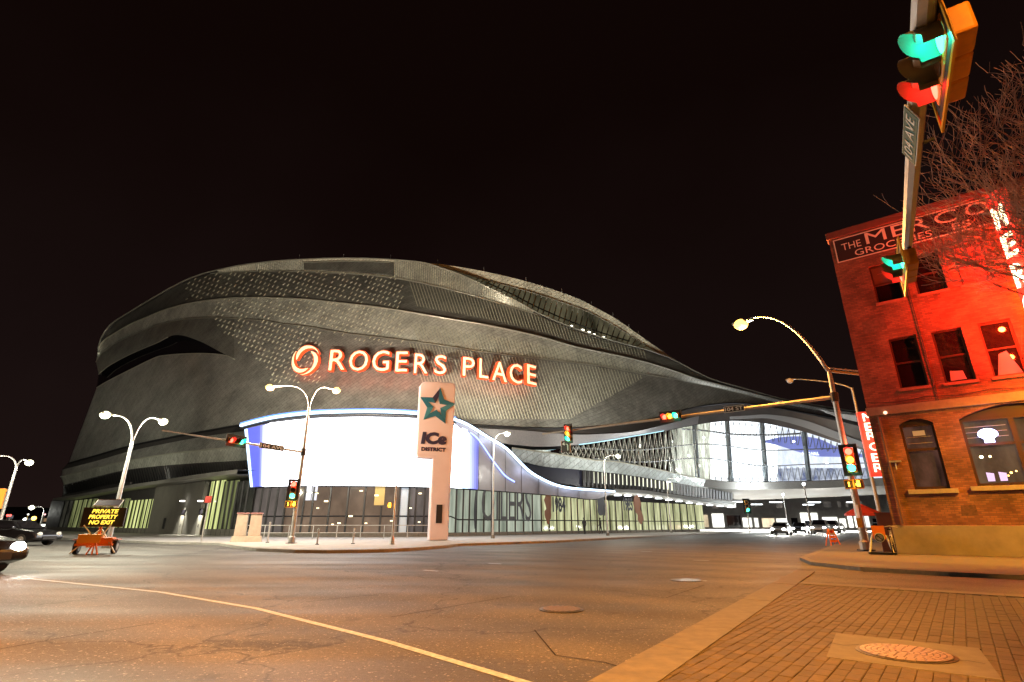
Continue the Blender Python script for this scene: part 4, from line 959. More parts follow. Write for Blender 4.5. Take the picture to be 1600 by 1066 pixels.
nb.box(ctr-UP*.24, .3, .04, .1, E_, NM); tag(nb.build('neon_sign', NEO, w2_))
light('neon_light', ctr+NM*.35, (.5, .5, 1), 25, .15, MC)
for s_, z, c, e_, r_ in ((3.25, 3.62, (1, .75, .35), 14, .055), (3.5, 3.62, (1, .75, .35), 8, .04), (3.95, 3.0, (1, .5, .12), 7, .04), (4.1, 3.05, (1, .6, .2), 5, .03), (3.85, 2.9, (1, .5, .12), 6, .03), (4.7, 3.7, (1, .5, .12), 6, .04), (4.95, 3.75, (1, .5, .12), 5, .035), (4.8, 3.1, (1, .5, .12), 6, .045), (4.82, 3.0, (1, .6, .2), 6, .035), (5.1, 3.35, (1, .7, .3), 7, .04)):
    MB().ball(fm(s_, z, -.14), r_, nu=8, nv=6).build('room_light', emis('warm_bulb_%d' % int(e_), c, e_), w2_)
for s_ in (3.25, 3.6): MB().quad(fm(s_, 2.72, -.15), fm(s_+.2, 2.72, -.15), fm(s_+.22, 3.0, -.15), fm(s_, 3.05, -.15)).build('lit_menu', emis('menu_pink', (.9, .6, .9), 1.2), w2_)
# downpipe, conduit, cables, patched brick
MB().tube([fm(.35, 1.2, .1), fm(.35, 5.5, .1)], .045, 8).build('conduit', mat('rust_pipe', (.16, .07, .04), .7), MC)
MB().tube([fm(6.75, .2, .12), fm(6.75, 14.0, .12)], .07, 10).build('downpipe', mat('rust_pipe', (.16, .07, .04)), MC)
for z in (3., 6.2, 9.5, 12.5): MB().box(fm(6.75, z, .08), .22, .14, .06, E_, NM).build('pipe_clamp', STEELD, MC)
MB().tube([fm(.1+.5*k, 6.12-.10*math.sin(math.pi*(k % 4)/4), .05) for k in range(14)], .014, 5).build('cable', BLACK, MC)
MB().tube([fm(2.45, 5.9, .03), fm(2.45, 10.1, .03), fm(2.5, 12.7, .03)], .014, 5).build('cable', BLACK, MC)
for s0_, z0_, w0_, h0_ in ((.5, 9.2, .9, .6), (5.5, 2.0, .3, .35), (2.2, 1.5, .5, .4)):
    MB().prism([fm(s0_, z0_, .004), fm(s0_+w0_, z0_+.02, .004), fm(s0_+w0_*.95, z0_+h0_, .004), fm(s0_+.05, z0_+h0_*.93, .004)], -NM*.003).build('brick_patch', mat('patched_brick', (.17, .08, .055), .9, noise=.35, nscale=9, bump=.5, bscale=30), MC)
# painted roofline sign
SG = mat('black_sign_paint', (.035, .018, .02), .7); LT = mat('cream_sign_paint', (.9, .78, .68), .6)
MB().prism([fm(.16, 12.82, .012), fm(9.3, 12.82, .012), fm(9.3, 14.02, .012), fm(.16, 14.02, .012)], -NM*.01).build('painted_sign', SG, MC)
for a, c, d, e_ in ((.16, 9.3, 13.97, 14.02), (.16, 9.3, 12.82, 12.87), (.16, .21, 12.87, 13.97), (9.25, 9.3, 12.87, 13.97)):
    MB().prism([fm(a, d, .02), fm(c, d, .02), fm(c, e_, .02), fm(a, e_, .02)], -NM*.006).build('sign_border', LT, MC)
def mtext(s, s0, s1, z0, z1, m_=LT, bold=.0, out=.016, dep=.006): return text(s, fm(s0, z0, out), E_, UP, s1-s0, z1-z0, dep, bold).build('painted_lettering', m_, MC)
mtext('THE', .45, 1.22, 13.38, 13.72); mtext('M', 1.42, 2.2, 13.38, 13.94); mtext('E', 2.42, 2.92, 13.38, 13.94); mtext('R', 3.12, 3.75, 13.38, 13.94); mtext('C', 3.95, 4.72, 13.38, 13.94); mtext('O', 4.98, 5.75, 13.38, 13.94)
mtext('GROCERIES', .9, 3.75, 12.95, 13.26); mtext('ES', 4.45, 5.05, 12.97, 13.26)
# small fittings on the wall
for px, py in ((1383, 629),):
    MB().ball(fm(.62, 5.62, .12), .07, nu=10, nv=6).build('wall_lamp', emis('pink_lamp', (1, .5, .3), 3.), MC)
MB().box(fm(.55, 3.62, .08), .42, .12, .07, E_, NM).build('security_camera', GALV, MC); MB().bar(fm(.55, 3.3, .1), fm(.55, 3.6, .1), .03).build('camera_bracket', GALV, MC)
# ---- blade sign at the corner (side street face)
BSG = thing('neon_blade_sign', 'vertical lit red blade sign at the warehouse corner, whole and beside the lamp post', 'sign', (14.9, 26, 0))
RB = mat('red_sign_box', (.6, .04, .03), .5, emit=(1, .06, .03), es=.9); CREAM = emis('cream_neon_face', (1, .82, .55), 3.5)
ch = (('M', 1355.5, 652), ('E', 1358, 667), ('R', 1361.5, 681), ('C', 1364, 698), ('E', 1368, 715), ('R', 1372.5, 731))
Yb = 24.3; Rb = V.cross(UP); Rb = Vector((.93, -.37, 0)).normalized()
def bs(x, y, dY=0.): return at(x, y, Yb+dY)
tL, bL = bs(1346, 644), bs(1382, 770)
tx0 = bs(1357, 648).x
z_t, z_b = bs(1355, 643).z, bs(1376, 744).z
xc_ = (bs(1359, 660).x+bs(1372, 731).x)/2; CB = Vector((xc_, Yb, 0))
MB().box(CB+UP*(z_t+z_b)/2+Vector((0, .16, 0)), .62, .2, z_t-z_b, Rb, Rb.cross(UP)).build('sign_box', RB, BSG)
for s_, x, y in ch:
    z = bs(x, y).z; h_ = .36
    text(s_, CB+UP*(z-h_/2)-Rb*.2, Rb, UP, .40, h_, .06, .0).build('sign_letter', CREAM, BSG)
for k in range(26):
    z = z_t-k*(z_t-z_b+.8)/26; MB().ball(CB+UP*z+Rb*(.36 if k < 19 else .36+.0*(k-19)), .028, nu=6, nv=4).build('bulb', emis('small_bulb', (1, .75, .4), 6), BSG)
MB().bar(CB+UP*z_b+Rb*.3+Vector((0, .1, 0)), CB+UP*(z_b-.75)+Rb*.42+Vector((0, .1, 0)), .1).build('arrow_tail', RB, BSG)
for z in (z_t-.3, z_b+.4): MB().bar(CB+UP*z+Rb*.25+Vector((0, .16, 0)), fm(0, z)+V*2.2, .05).build('bracket', STEELD, BSG)
light('blade_glow', CB+UP*(z_t+z_b)/2-V*.7-E_*.3, (1, .12, .05), 160, .3, BSG)
# ---- big blade sign on the front face
BS2 = thing('neon_blade_sign', 'large glowing blade sign with yellow white letters high on the warehouse front behind branches', 'sign', fm(6.0, 0, 1.2))
RN = (NM*.82-U*.57).normalized(); NN_ = RN.cross(UP); NN_ = NN_ if NN_.dot(U) > 0 else -NN_
MB().box(fm(5.95, 9.6, .7), .72, .24, 8.4, RN, NN_).build('sign_box', RB, BS2)
for k, s_ in enumerate('MERCER'):
    zc = 12.2-k*1.25
    text(s_, fm(5.95, zc, .7)+NN_*.13-(RN if RN.cross(UP).dot(NN_) > 0 else -RN)*.26, RN if RN.cross(UP).dot(NN_) > 0 else -RN, UP, .52, .95, .05, .02).build('sign_letter', emis('warm_neon_face', (1, .85, .5), 7), BS2)
for z in (6.5, 9.6, 12.6): MB().bar(fm(6.0, z, 0), fm(6.0, z, .3), .08).build('bracket', STEELD, BS2)
for z, pw in ((12.2, 330), (10.4, 680), (8.8, 950), (7.6, 700)): light('neon_light', fm(5.1, z, 1.25), (1, .025, .004), pw, .1, BS2)
light('neon_light', fm(6.9, 9.4, 1.3), (1, .32, .03), 500, .4, BS2)
# ================================================================== STREET LAMPS
SOD = (1, .37, .05); WLM = (1, .97, .74)
def lamp_head(root, p, d, lens_m, sc=1.):
    """cobra head at p pointing along d"""
    d = Vector(d).normalized(); r = d.cross(UP).normalized(); b = MB(); prof = [(0, .06, .05), (.12, .1, .08), (.35, .17, .11), (.6, .17, .1), (.74, .1, .06)]
    rows = []
    for t, wd, hh in prof:
        row = []
        for k in range(11):
            a = math.pi*2*k/10; row.append(p+d*t*sc+r*(wd*math.cos(a)*sc)+UP*(hh*sc*max(-.35, math.sin(a))))
        rows.append(row)
    b.grid(rows); b.poly(rows[-1][:-1]); h = b.build('lamp_head', GALV, root, smooth=True)
    MB().ball(p+d*.45*sc-UP*.07*sc, .25*sc, (1, 1, .8)).build('lens', lens_m, h)
    return p+d*.45*sc
def lit(tint, s): return emis('lens_%02d%02d%02d' % tuple(int(c*99) for c in tint), tint, s)
def curve(a, c, d, n=12): return [Vector(a)*(1-t)**2+Vector(c)*2*t*(1-t)+Vector(d)*t*t for t in [k/n for k in range(n+1)]]
def pole_lamp(name, label, base, top, heads, tint, powr, rad=(.11, .06), es=60, group=None, lensmat=None, sc=1., neck=None, cut=None, arena_fill=None):
    t_ = thing(name, label, 'street lamp', base, group); base, top = Vector(base), Vector(top)
    MB().tube([base, base+(top-base)*.5, top], [rad[0], (rad[0]+rad[1])/2, rad[1]], 10).build('pole', GALV, t_, smooth=True)
    MB().tube([base+UP*0, base+UP*.25, base+UP*.3], [rad[0]*1.9, rad[0]*1.7, rad[0]*1.2], 10).build('base', CONC2, t_)
    for hp, pw in heads:
        hp = Vector(hp); hd = Vector((hp.x-top.x, hp.y-top.y, 0)); L = hd.length; hd.normalize()
        a = top-(top-base).normalized()*.1; arm = curve(a, Vector((top.x, top.y, hp.z+(neck if neck is not None else .25)))+hd*L*.15, hp-hd*.15)
        MB().tube(arm, [.055-.02*k/12 for k in range(13)], 8).build('arm', GALV, t_, smooth='all')
        q = lamp_head(t_, hp-hd*.2, hd, lensmat or lit((1, .97, .62), 7), sc)
        if pw: light('lamp_light', q-UP*.42*sc, tint, pw, .12, t_, cut, q-UP*9, .35)
        if arena_fill:
            tg = Vector(arena_fill[0]); light('arena_fill_spot', q-UP*.3*sc+hd*.1, tint, arena_fill[1], .15, t_, arena_fill[2], tg, .8)  # added spot besides the lamp's own light, to brighten the arena
    return t_
# main corner pole with mast arm (traffic signals) and orange lamp
def mast(name, label, base, ztop, arm_dir, arm_len, zarm, r0=.15, group=None, cat='signal pole', r1=.09, armr=(.1, .05)):
    t_ = thing(name, label, cat, base, group); base = Vector(base)
    MB().tube([base, base+UP*zarm, base+UP*ztop], [r0, (r0+r1)/2, r1], 12).build('pole', GALV, t_, smooth=True)
    MB().box(base+UP*.02, .5, .5, .04).build('base_plate', STEELD, t_); MB().tube([base+UP*.04, base+UP*.35, base+UP*.42], [r0*1.5, r0*1.4, r0*1.05], 12).build('base', GALV, t_)
    MB().tube([base+UP*(zarm-.22), base+UP*(zarm+.22)], r0*1.15, 12).build('collar', STEELD, t_)
    p = base+UP*zarm; MB().tube([p, p+arm_dir*arm_len*.5, p+arm_dir*arm_len], [armr[0], sum(armr)/2, armr[1]], 8).build('mast_arm', GALV, t_, smooth=True)
    return t_
BP = Vector((15.5, 24.65, .12)); MP = mast('signal_pole', 'tall steel signal pole at the brick corner with long mast arm and curved lamp neck', BP, 8.2, U, 17.3, 6.85)
HP = at(1168, 502, 27.0); TP = BP+UP*8.1
MB().tube([TP, *[TP+(Vector((HP.x, HP.y, TP.z))-TP)*t+UP*((HP.z-TP.z+.12)*(1-(1-t)**2.6)) for t in [k/14 for k in range(1, 15)]]], [.09-.045*k/14 for k in range(15)], 8).build('lamp_arm', GALV, MP, smooth='all')
dd = Vector((HP.x-TP.x, HP.y-TP.y, 0)).normalized()
lamp_head(MP, HP-dd*.3, dd, lit((1, .52, .10), 4.5), 1.5); light('lamp_light', HP-UP*.75+dd*.2, SOD, 9000, .15, MP)
MB().bar(BP+UP*9.0*0+UP*1.3-V*.17, BP+UP*1.9-V*.17, .22, .03).build('notice_plate', mat('pink_plate', (.75, .5, .4), .6), MP)
MB().box(BP+UP*1.15-U*.0-V*.2, .2, .14, .4, U, V).build('push_button_box', YEL, MP)
# edge-on overhead sign arm
OS = thing('overhead_sign', 'flat overhead street sign seen edge on beside the curved lamp neck', 'sign', (BP.x, BP.y, 0))
p = at(1296, 580, 24.8); c = at(1344, 585, 24.8); MB().bar(p, c, .10, .10).build('sign_arm', mat('sign_yellow_edge', (.6, .5, .15), .5), OS); MB().bar(p+UP*.16, c+UP*.16, .05, .05).build('sign_rail', WHITE, OS)
for k in range(10): q = p.lerp(c, (k+.5)/10); MB().bar(q, q+UP*.16, .03).build('sign_strut', STEELD, OS)
# far grey lamp behind the corner
b0 = on_plane(1385, 838, Vector((26, 37, 0)), Vector((1, 0, 0))); b0 = Vector((b0.x, 37, .12)); t0 = at(1330, 606, 37)
b0 = Vector((at(1373, 796, 37).x, 37, .12)); t0.x = b0.x
pole_lamp('street_lamp', 'unlit grey street lamp standing behind the brick corner signal pole', b0, Vector((b0.x, 37, t0.z)), [(at(1240, 593, 39), 0)], WLM, 0, rad=(.13, .08), lensmat=mat('unlit_lens', (.6, .6, .65), .2), neck=-.6)
# ================================================================== TRAFFIC SIGNALS
RL, GLN, AL = emis('red_signal_lens', (1, .07, .04), 9), emis('green_signal_lens', (.06, 1, .66), 7), emis('amber_signal_lens', (1, .42, .04), 6)
REL, GEL, AEL = (1, .006, .004), (.004, 1, .55), (1, .3, .01)
DARKL = mat('unlit_signal_lens', (.08, .03, .01), .2)
def signal(label, c, upd, face, lit_=('r', 'g'), size=1., plate=True, group=None, nm='traffic_signal', glow=12, tape=False, hang=None):
    """three lamps in line along upd (red first), facing face"""
    c = Vector(c); upd = Vector(upd).normalized(); face = Vector(face).normalized(); r = face.cross(upd).normalized(); k = .36*size
    t_ = thing(nm, label, 'traffic light', c, group)
    tube_up = UP if abs(upd.z) < .5 else upd
    sr = face.cross(tube_up).normalized()
    for i, cc in enumerate(('r', 'a', 'g')):
        q = c+upd*k*(1-i); MB().box(q-face*.11*size, k*.94, .24*size, k*.96, r, face, upd).build('housing', YEL, t_, bevel=.03*size)
        on = cc in lit_; m_ = {'r': RL, 'a': AL, 'g': GLN}[cc] if on else DARKL
        MB().ball(q+face*.02*size, .145*size, (1, 1, 1)).build('lens', m_, t_, smooth='all') if False else None
        lens = MB(); rows = []
        for a in range(5):
            th = a/4*math.pi/2*.55; row = []
            for j in range(17): ph = 2*math.pi*j/16; row.append(q+face*(.01+.06*math.cos(th)-.03)*size+(r*math.cos(ph)+upd*math.sin(ph))*(.145*size*math.sin(th)/math.sin(math.pi/2*.55)))
            rows.append(row)
        lens.grid(rows).build('lens', m_, t_, smooth='all')
        vz = MB(); A_, B_ = [], []
        for j in range(17):
            ph = math.radians(-35+250*j/16); dv = sr*math.cos(ph)+tube_up*math.sin(ph); A_.append(q+dv*.165*size+face*.005); B_.append(q+dv*.165*size+face*size*(.17+.15*max(0, math.sin(ph))**.6))
        vz.grid([A_, B_]).build('visor', mat('visor_inner', (.14, .13, .11), .5), t_, smooth='all')
        if on and glow: light('signal_glow', q+face*.12*size, {'r': REL, 'a': AEL, 'g': GEL}[cc], glow, .05, t_)
    if plate:
        for s_, cc in ((0, 0),):
            h_, w_ = 3*k+.3*size, k+.34*size; th = face*.012
            for (a0, b0_, wa, ha) in ((0, 0, w_, h_),):
                # plate with the housing sitting in its opening: four strips
                for da, db, sx_, sz_ in ((-(w_+k)/4, 0, (w_-k)/2, h_), ((w_+k)/4, 0, (w_-k)/2, h_), (0, (h_+3*k)/4, k, (h_-3*k)/2), (0, -(h_+3*k)/4, k, (h_-3*k)/2)):
                    MB().box(c+r*da+upd*db-face*.01, sx_, .015, sz_, r, face, upd).build('backplate', BLACK, t_)
                for da, db, sx_, sz_ in ((-w_/2, 0, .05, h_+.05), (w_/2, 0, .05, h_+.05), (0, h_/2, w_-.05, .05), (0, -h_/2, w_-.05, .05)) if tape else ():
                    MB().box(c+r*da+upd*db+face*.001, sx_, .022, sz_, r, face, upd).build('plate_border', mat('plate_yellow_tape', (.75, .42, .03), .4), t_)
    if hang is not None: MB().bar(c-face*.2, Vector(hang), .05).build('bracket', STEELD, t_)
    return t_
def ped(label, c, face, w_=.34, both=True):
    c = Vector(c); face = Vector(face).normalized(); r = face.cross(UP).normalized(); t_ = thing('pedestrian_signal', label, 'pedestrian signal', c)
    MB().box(c, w_*2 if both else w_, .2, w_*1.1, r, face).build('housing', YEL, t_, bevel=.02)
    cells = (-w_/2, w_/2) if both else (0,)
    for i, dx in enumerate(cells):
        MB().box(c+r*dx+face*.105, w_*.86, .012, w_*.9, r, face).build('face', BLACK, t_)
        q = c+r*dx+face*.113
        if i == 0:   # raised hand: palm and four fingers
            hb = MB(); hb.box(q-UP*.05, .13, .008, .12, r, face)
            for j in range(4): hb.box(q+r*(-.05+.033*j)+UP*(.07+(.015 if 0 < j < 3 else 0)), .022, .008, .14, r, face)
            hb.box(q+r*.09-UP*.02, .03, .008, .09, r, face); hb.build('hand_symbol', emis('orange_symbol', (1, .42, .03), 9), t_)
        else: text('8' if False else '15', q-r*.12-UP*.1, -r if (-r).cross(UP).dot(face) > 0 else r, UP, .24, .2, .006, .04).build('countdown', emis('orange_symbol', (1, .42, .03), 9), t_) if False else MB().box(q, .05, .008, .2, r, face).build('countdown', emis('orange_symbol', (1, .42, .03), 9), t_)
    light('signal_glow', c+face*.35, (1, .4, .05), 14, .1, t_)
    return t_
fr = -V
arm = lambda s_: BP+UP*6.85+U*s_
c = arm(15.0)-V*.3; signal('vertical traffic light at the far tip of the long mast arm, red over green', arm(15.0)+fr*.35-UP*.25, UP, fr, ('r', 'a', 'g'), .92, hang=arm(15.0))
signal('horizontal traffic light midway on the long mast arm over the road', arm(8.1)+fr*.35+UP*.02, U, fr, ('r', 'a', 'g'), .92, hang=arm(8.1))
# turn sign under the tip
q = arm(15.25)+fr*.3-UP*1.05; ts = thing('turn_sign', 'small black sign with white left turn arrow hanging at the mast arm tip', 'sign', q)
Rr = U*-1
MB().box(q, .72, .03, .72, U, V).build('sign_board', BLACK, ts)
ar = MB(); f_ = q+fr*.02
for (a0, b0_, a1, b1) in ((.16, -.26, .16, .08), (.16, .08, .06, .18), (.06, .18, -.1, .18)): ar.bar(f_+(-U)*a0+UP*b0_, f_+(-U)*a1+UP*b1, .07, .015, V)
ar.prism([f_+(-U)*-.08+UP*.3, f_+(-U)*-.26+UP*.18, f_+(-U)*-.08+UP*.06], fr*.01); ar.build('arrow', WHITE, ts)
for dx in (-.34, .34): MB().bar(q+U*dx-UP*.36+fr*.02, q+U*dx+UP*.36+fr*.02, .03).build('sign_border', WHITE, ts)
def nameplate(label, c, R, s, w_, h_, board, extra=.14):
    c = Vector(c); R = Vector(R).normalized(); N = R.cross(UP); t_ = thing('street_name_sign', label, 'street sign', c)
    MB().box(c, w_+extra, .02, h_+extra*.9, R, N).build('sign_border', WHITE, t_)
    MB().box(c+N*.012, w_+extra-.05, .01, h_+extra*.9-.05, R, N).build('sign_board', board, t_)
    text(s, c-R*w_/2-UP*h_/2+N*.018, R, UP, w_, h_, .008, .015).build('sign_lettering', WHITE, t_); return t_
GREENB = mat('sign_green', (.004, .07, .05), .6); BLK = mat('sign_black', (.02, .02, .022), .5)
nameplate('black street name plate reading 104 ST on the long mast arm', arm(4.65)+fr*.14+UP*.03, -U, '104 ST', .92, .2, BLK)
signal('vertical traffic light on the brick corner pole below its mast arm', at(1329, 719, 24.2)+fr*.1, UP, fr, ('r', 'a', 'g'), 1.02, hang=BP+UP*4.6)
ped('lit orange pedestrian signal on the brick corner pole', at(1335, 757, 24.15)+fr*.1, fr, .36)
# left junction pole
LP = Vector((-13.1, 33.3, .13)); AD = Vector((-.428, -.904, 0)).normalized(); LF = Vector((.6, -.8, 0)).normalized()
ML = mast('signal_pole', 'signal pole on the arena corner in front of the white screen with two orange lamps', LP, 8.2, AD, 8.9, 5.35, r0=.14, armr=(.08, .035))
tp = LP+UP*8.15
for hx, hy, Yh, pw in ((427, 604, 33.3, 4200), (521, 608, 34.0, 3000)):
    hp = at(hx, hy, Yh); hd = Vector((hp.x-tp.x, hp.y-tp.y, 0)).normalized(); MB().tube(curve(tp, Vector((tp.x, tp.y, hp.z+.35))+hd*.2, hp-hd*.3), [.06-.02*k/12 for k in range(13)], 8).build('lamp_arm', GALV, ML, smooth='all')
    lamp_head(ML, hp-hd*.3, hd, lit((1, .56, .16), 4.5), 1.1); light('lamp_light', hp-UP*.6+Vector((0, -.2, 0)), (1, .7, .45), pw*.8, .12, ML); light('arena_fill_spot', hp-UP*.35+Vector((0, .3, 0)), (1, .86, .66), pw*5.6, .15, ML, 120, (hp.x*1.2, 60, 33), .8)  # the second light is an added spot that brightens the arena skin
armL = lambda s_: LP+UP*5.35+AD*s_
signal('horizontal traffic light on the left mast arm beside the screen, red left of green', armL(4.85)+LF*.3, AD, Vector((.904, -.428, 0)), ('r', 'g'), .9, hang=armL(4.85))
nameplate('small dark street name plate reading 104 AVE on the left mast arm', armL(2.5)+Vector((.904, -.428, 0))*.12, Vector((.428, .904, 0)), '104 AVE', 1.6, .2, BLK)
signal('vertical traffic light on the left pole in front of the screen', at(458, 766, 33.0), UP, Vector((.3, -1, 0)), ('r', 'g'), .95, hang=LP+UP*3.6)
ped('lit orange pedestrian signal low on the left signal pole', at(455, 788, 32.95), Vector((.3, -1, 0)), .34)
SP = Vector((-6.75, 31.6, .13)); sp2 = thing('signal_post', 'slim short post before the brown glazing with a small pedestrian signal', 'signal pole', SP)
MB().tube([SP, SP+UP*3.2], [.07, .055], 10).build('pole', GALV, sp2); MB().tube([SP, SP+UP*.4], [.16, .12], 10).build('base', GALV, sp2)
ped('small dark pedestrian signal on the slim post before the glazing', SP+UP*2.1+Vector((-.28, -.1, 0)), Vector((.3, -1, 0)), .26, False)
# overhead arm near the camera
AZ = Vector((.56, .828, 0)).normalized(); TIP = Vector((7.12, 8.4, 5.8)); NB = TIP-AZ*12.6; NB.z = 0
MN = thing('signal_pole', 'octagonal mast arm reaching overhead at the top right above the warehouse', 'signal pole', (NB.x, NB.y, 0))
MB().tube([NB, NB+UP*9.5], [.17, .1], 8).build('pole', GALV, MN); MB().tube([NB+UP*5.8, TIP-AZ*6, TIP], [.13, .105, .075], 8).build('mast_arm', GALV, MN)
hp = NB+UP*10.6-U*0-AZ*2.2; MB().tube(curve(NB+UP*9.4, NB+UP*10.9, hp), .05, 8).build('lamp_arm', GALV, MN, smooth='all'); lamp_head(MN, hp, -AZ, lit((1, .55, .12), 60), 1.1)
light('lamp_light', hp-UP*.5, SOD, 26000, .18, MN, 152, hp-UP*9, .35)
FACE_L = Vector((-AZ.y, AZ.x, 0))
signal('large horizontal traffic light overhead at top right, green and red visors lit', Vector((4.42, 4.28, 5.62)), AZ*-1, FACE_L, (), .98, hang=Vector((4.2, 4.05, 5.8))) if False else None
signal('large horizontal traffic light overhead at top right, green and red visors lit', Vector((4.31, 4.06, 5.60)), AZ, FACE_L, ('r', 'g'), .98, hang=Vector((4.1, 3.95, 5.8)), glow=7, tape=True)
signal('traffic light at the tip of the overhead arm before the painted roof sign', TIP-AZ*.45+UP*-.42+FACE_L*.16, AZ, FACE_L, ('r', 'g'), .85, hang=TIP-AZ*.45, glow=8, tape=True)
# green name plate along the near arm
gp = thing('street_name_sign', 'green street name plate reading 104 AVE clamped along the near overhead arm', 'street sign', (5.15, 5.3, 5.6))
c = Vector((4.86, 5.2, 5.66)); NF = (FACE_L*.94-UP*.34).normalized(); UF = (UP*.94+FACE_L*.34).normalized()
MB().box(c, 1.0, .012, .27, AZ, NF, UF).build('sign_border', WHITE, gp); MB().box(c+NF*.008, .97, .01, .24, AZ, NF, UF).build('sign_board', GREENB, gp)
text('104 AVE', c+AZ*.41-UF*.075+NF*.014, -AZ, UF, .82, .15, .005, .0).build('sign_lettering', WHITE, gp)
for k_ in (-.4, .4): MB().bar(c+AZ*k_+UF*.1-NF*.01, c+AZ*k_-FACE_L*.28+UP*.12, .03).build('bracket', STEELD, gp)
# ================================================================== PYLON
PY = Vector((-5.55, 39.3, .13)); RP = Vector((.955, .297, 0)).normalized(); NP = RP.cross(UP)
pylon = thing('ice_pylon', 'tall pale pylon sign with star emblem and ice district lettering beside the screen', 'pylon sign', PY)
PMAT = mat('pylon_panel', (.78, .68, .72), .45, noise=.06, nscale=.8)
def pp(a, z, o=0.): return PY+RP*a+UP*(z-.13)+NP*o
zt = at(680, 598, 39.3).z; zm1 = at(660, 717, 39.3).z
xl = -1.55; xr = 1.15; xm = -.35
outl = [(xm+.02, .15), (xr-.15, .15), (xr, zt-.35), (xr-.08, zt-.12), (xr-.3, zt), (xl+.35, zt-.08), (xl+.1, zt-.2), (xl, zt-.4), (xl+.02, zm1+.25), (xl+.1, zm1+.07), (xl+.3, zm1), (xm, zm1-.02)]
b = MB(); b.prism([pp(a, z, .35) for a, z in outl], -NP*.9); b.build('pylon_body', PMAT, pylon, bevel=.06)
b = MB(); b.prism([pp(a*1.0+.0, z, .36) for a, z in ((xl+.12, zt-.3), (xl+.12, zm1+.2), (xr-.12, zm1+.2), (xr-.08, zt-.3))], NP*.004); b.build('face_panel', mat('pylon_face', (.8, .7, .74), .4), pylon)
# star of folded strokes
sc0 = pp(-.22, at(674, 637, 39.3).z, .38); Rs = at(674, 608, 39.3).z-sc0.z
tcol = [mat('star_navy', (.03, .03, .08), .5), mat('star_teal', (.02, .17, .27), .5), mat('star_teal_light', (.05, .27, .38), .5)]
for k in range(5):
    a = math.pi/2-k*2*math.pi/5-.12; an = a-math.pi/5; ap_ = a+math.pi/5
    tip_ = sc0+RP*(Rs*math.cos(a)*.98)+UP*(Rs*math.sin(a)); L1 = sc0+RP*(Rs*.52*math.cos(ap_))+UP*(Rs*.52*math.sin(ap_)); R1 = sc0+RP*(Rs*.52*math.cos(an))+UP*(Rs*.52*math.sin(an))
    Li = sc0+RP*(Rs*.19*math.cos(ap_))+UP*(Rs*.19*math.sin(ap_)); Ri = sc0+RP*(Rs*.19*math.cos(an))+UP*(Rs*.19*math.sin(an)); ti = sc0+RP*(Rs*.52*math.cos(a))+UP*(Rs*.52*math.sin(a))
    MB().prism([tip_, L1, Li, ti], NP*.03).build('star_stroke', tcol[0] if k == 0 else tcol[1], pylon); MB().prism([tip_+NP*.004, ti+NP*.004, Ri+NP*.004, R1+NP*.004], NP*.04).build('star_stroke', tcol[2] if k in (1, 3) else tcol[1], pylon)
NAV = mat('star_navy', (.03, .03, .08)); 
text('ICe', pp(-1.28, at(670, 696, 39.3).z, .365), RP, UP, 1.9, .9, .03, .06, .1).build('pylon_lettering', NAV, pylon)
text('DISTRICT', pp(-1.22, at(670, 706.5, 39.3).z, .365), RP, UP, 1.8, .28, .03, .05).build('pylon_lettering', NAV, pylon)
MB().box(pp(.3, 1.9, .37), .42, .03, 1.25, RP, NP).build('touch_screen', BLACK, pylon)
# ================================================================== OTHER LAMPS
GR = 'pale double headed street lamps along the avenue'
bA = G(168, 853, .0); bA = Vector((at(186, 776, 30).x, 30, 0)); tA = at(206, 690, 30)
pole_lamp('street_lamp', 'double headed pale street lamp behind the orange message board trailer', bA, Vector((bA.x, 30, tA.z)), [(at(172, 648, 28.5), 3600), (at(250, 656, 31.5), 2800)], WLM, 0, rad=(.13, .08), group=GR, arena_fill=((-34, 72, 24), 5200, 118))
bB = Vector((at(12, 775, 36).x, 36, 0)); tB = at(22, 730, 36)
pole_lamp('street_lamp', 'double headed pale street lamp at the far left edge', bB, Vector((bB.x, 36, tB.z)), [(at(44, 721, 37.5), 900), (at(-6, 712, 34.5), 700)], WLM, 0, rad=(.12, .07), group=GR, arena_fill=((-70, 86, 8), 16000, 58))
def single(label, xb, yb, Y, xt, yt, xh, yh, pw, tint=WLM, es=60, Yh=None, rad=(.09, .05), sc=1., arena_fill=None):
    b = Vector((at(xb, yb, Y).x, Y, .1)); t_ = at(xt, yt, Y); return pole_lamp('street_lamp', label, b, Vector((b.x, Y, t_.z)), [(at(xh, yh, Yh or Y-.8), pw)], tint, 0, rad=rad, es=es, sc=sc, arena_fill=arena_fill, group='single lamps along the arena street')
single('bright street lamp in front of the swept white light line', 770, 830, 45, 770, 695, 789, 677, 1500, (1, .97, .78), es=70, arena_fill=((6, 66, 33), 32000, 112))
single('street lamp halfway along the arena street before the lattice wall', 949, 824, 56, 949, 722, 962, 712, 1500, (1, .97, .8), es=50, arena_fill=((24, 84, 24), 26000, 116))
single('small street lamp further along the arena street', 1048, 822, 75, 1048, 752, 1056, 748, 1200, (1, .98, .9), es=30, arena_fill=((38, 95, 18), 5000, 110))
single('distant street lamp at far left above the white canopy', 64, 817, 110, 66, 800, 57, 792, 900, (1, 1, .9), es=30, rad=(.14, .1), sc=2.0)
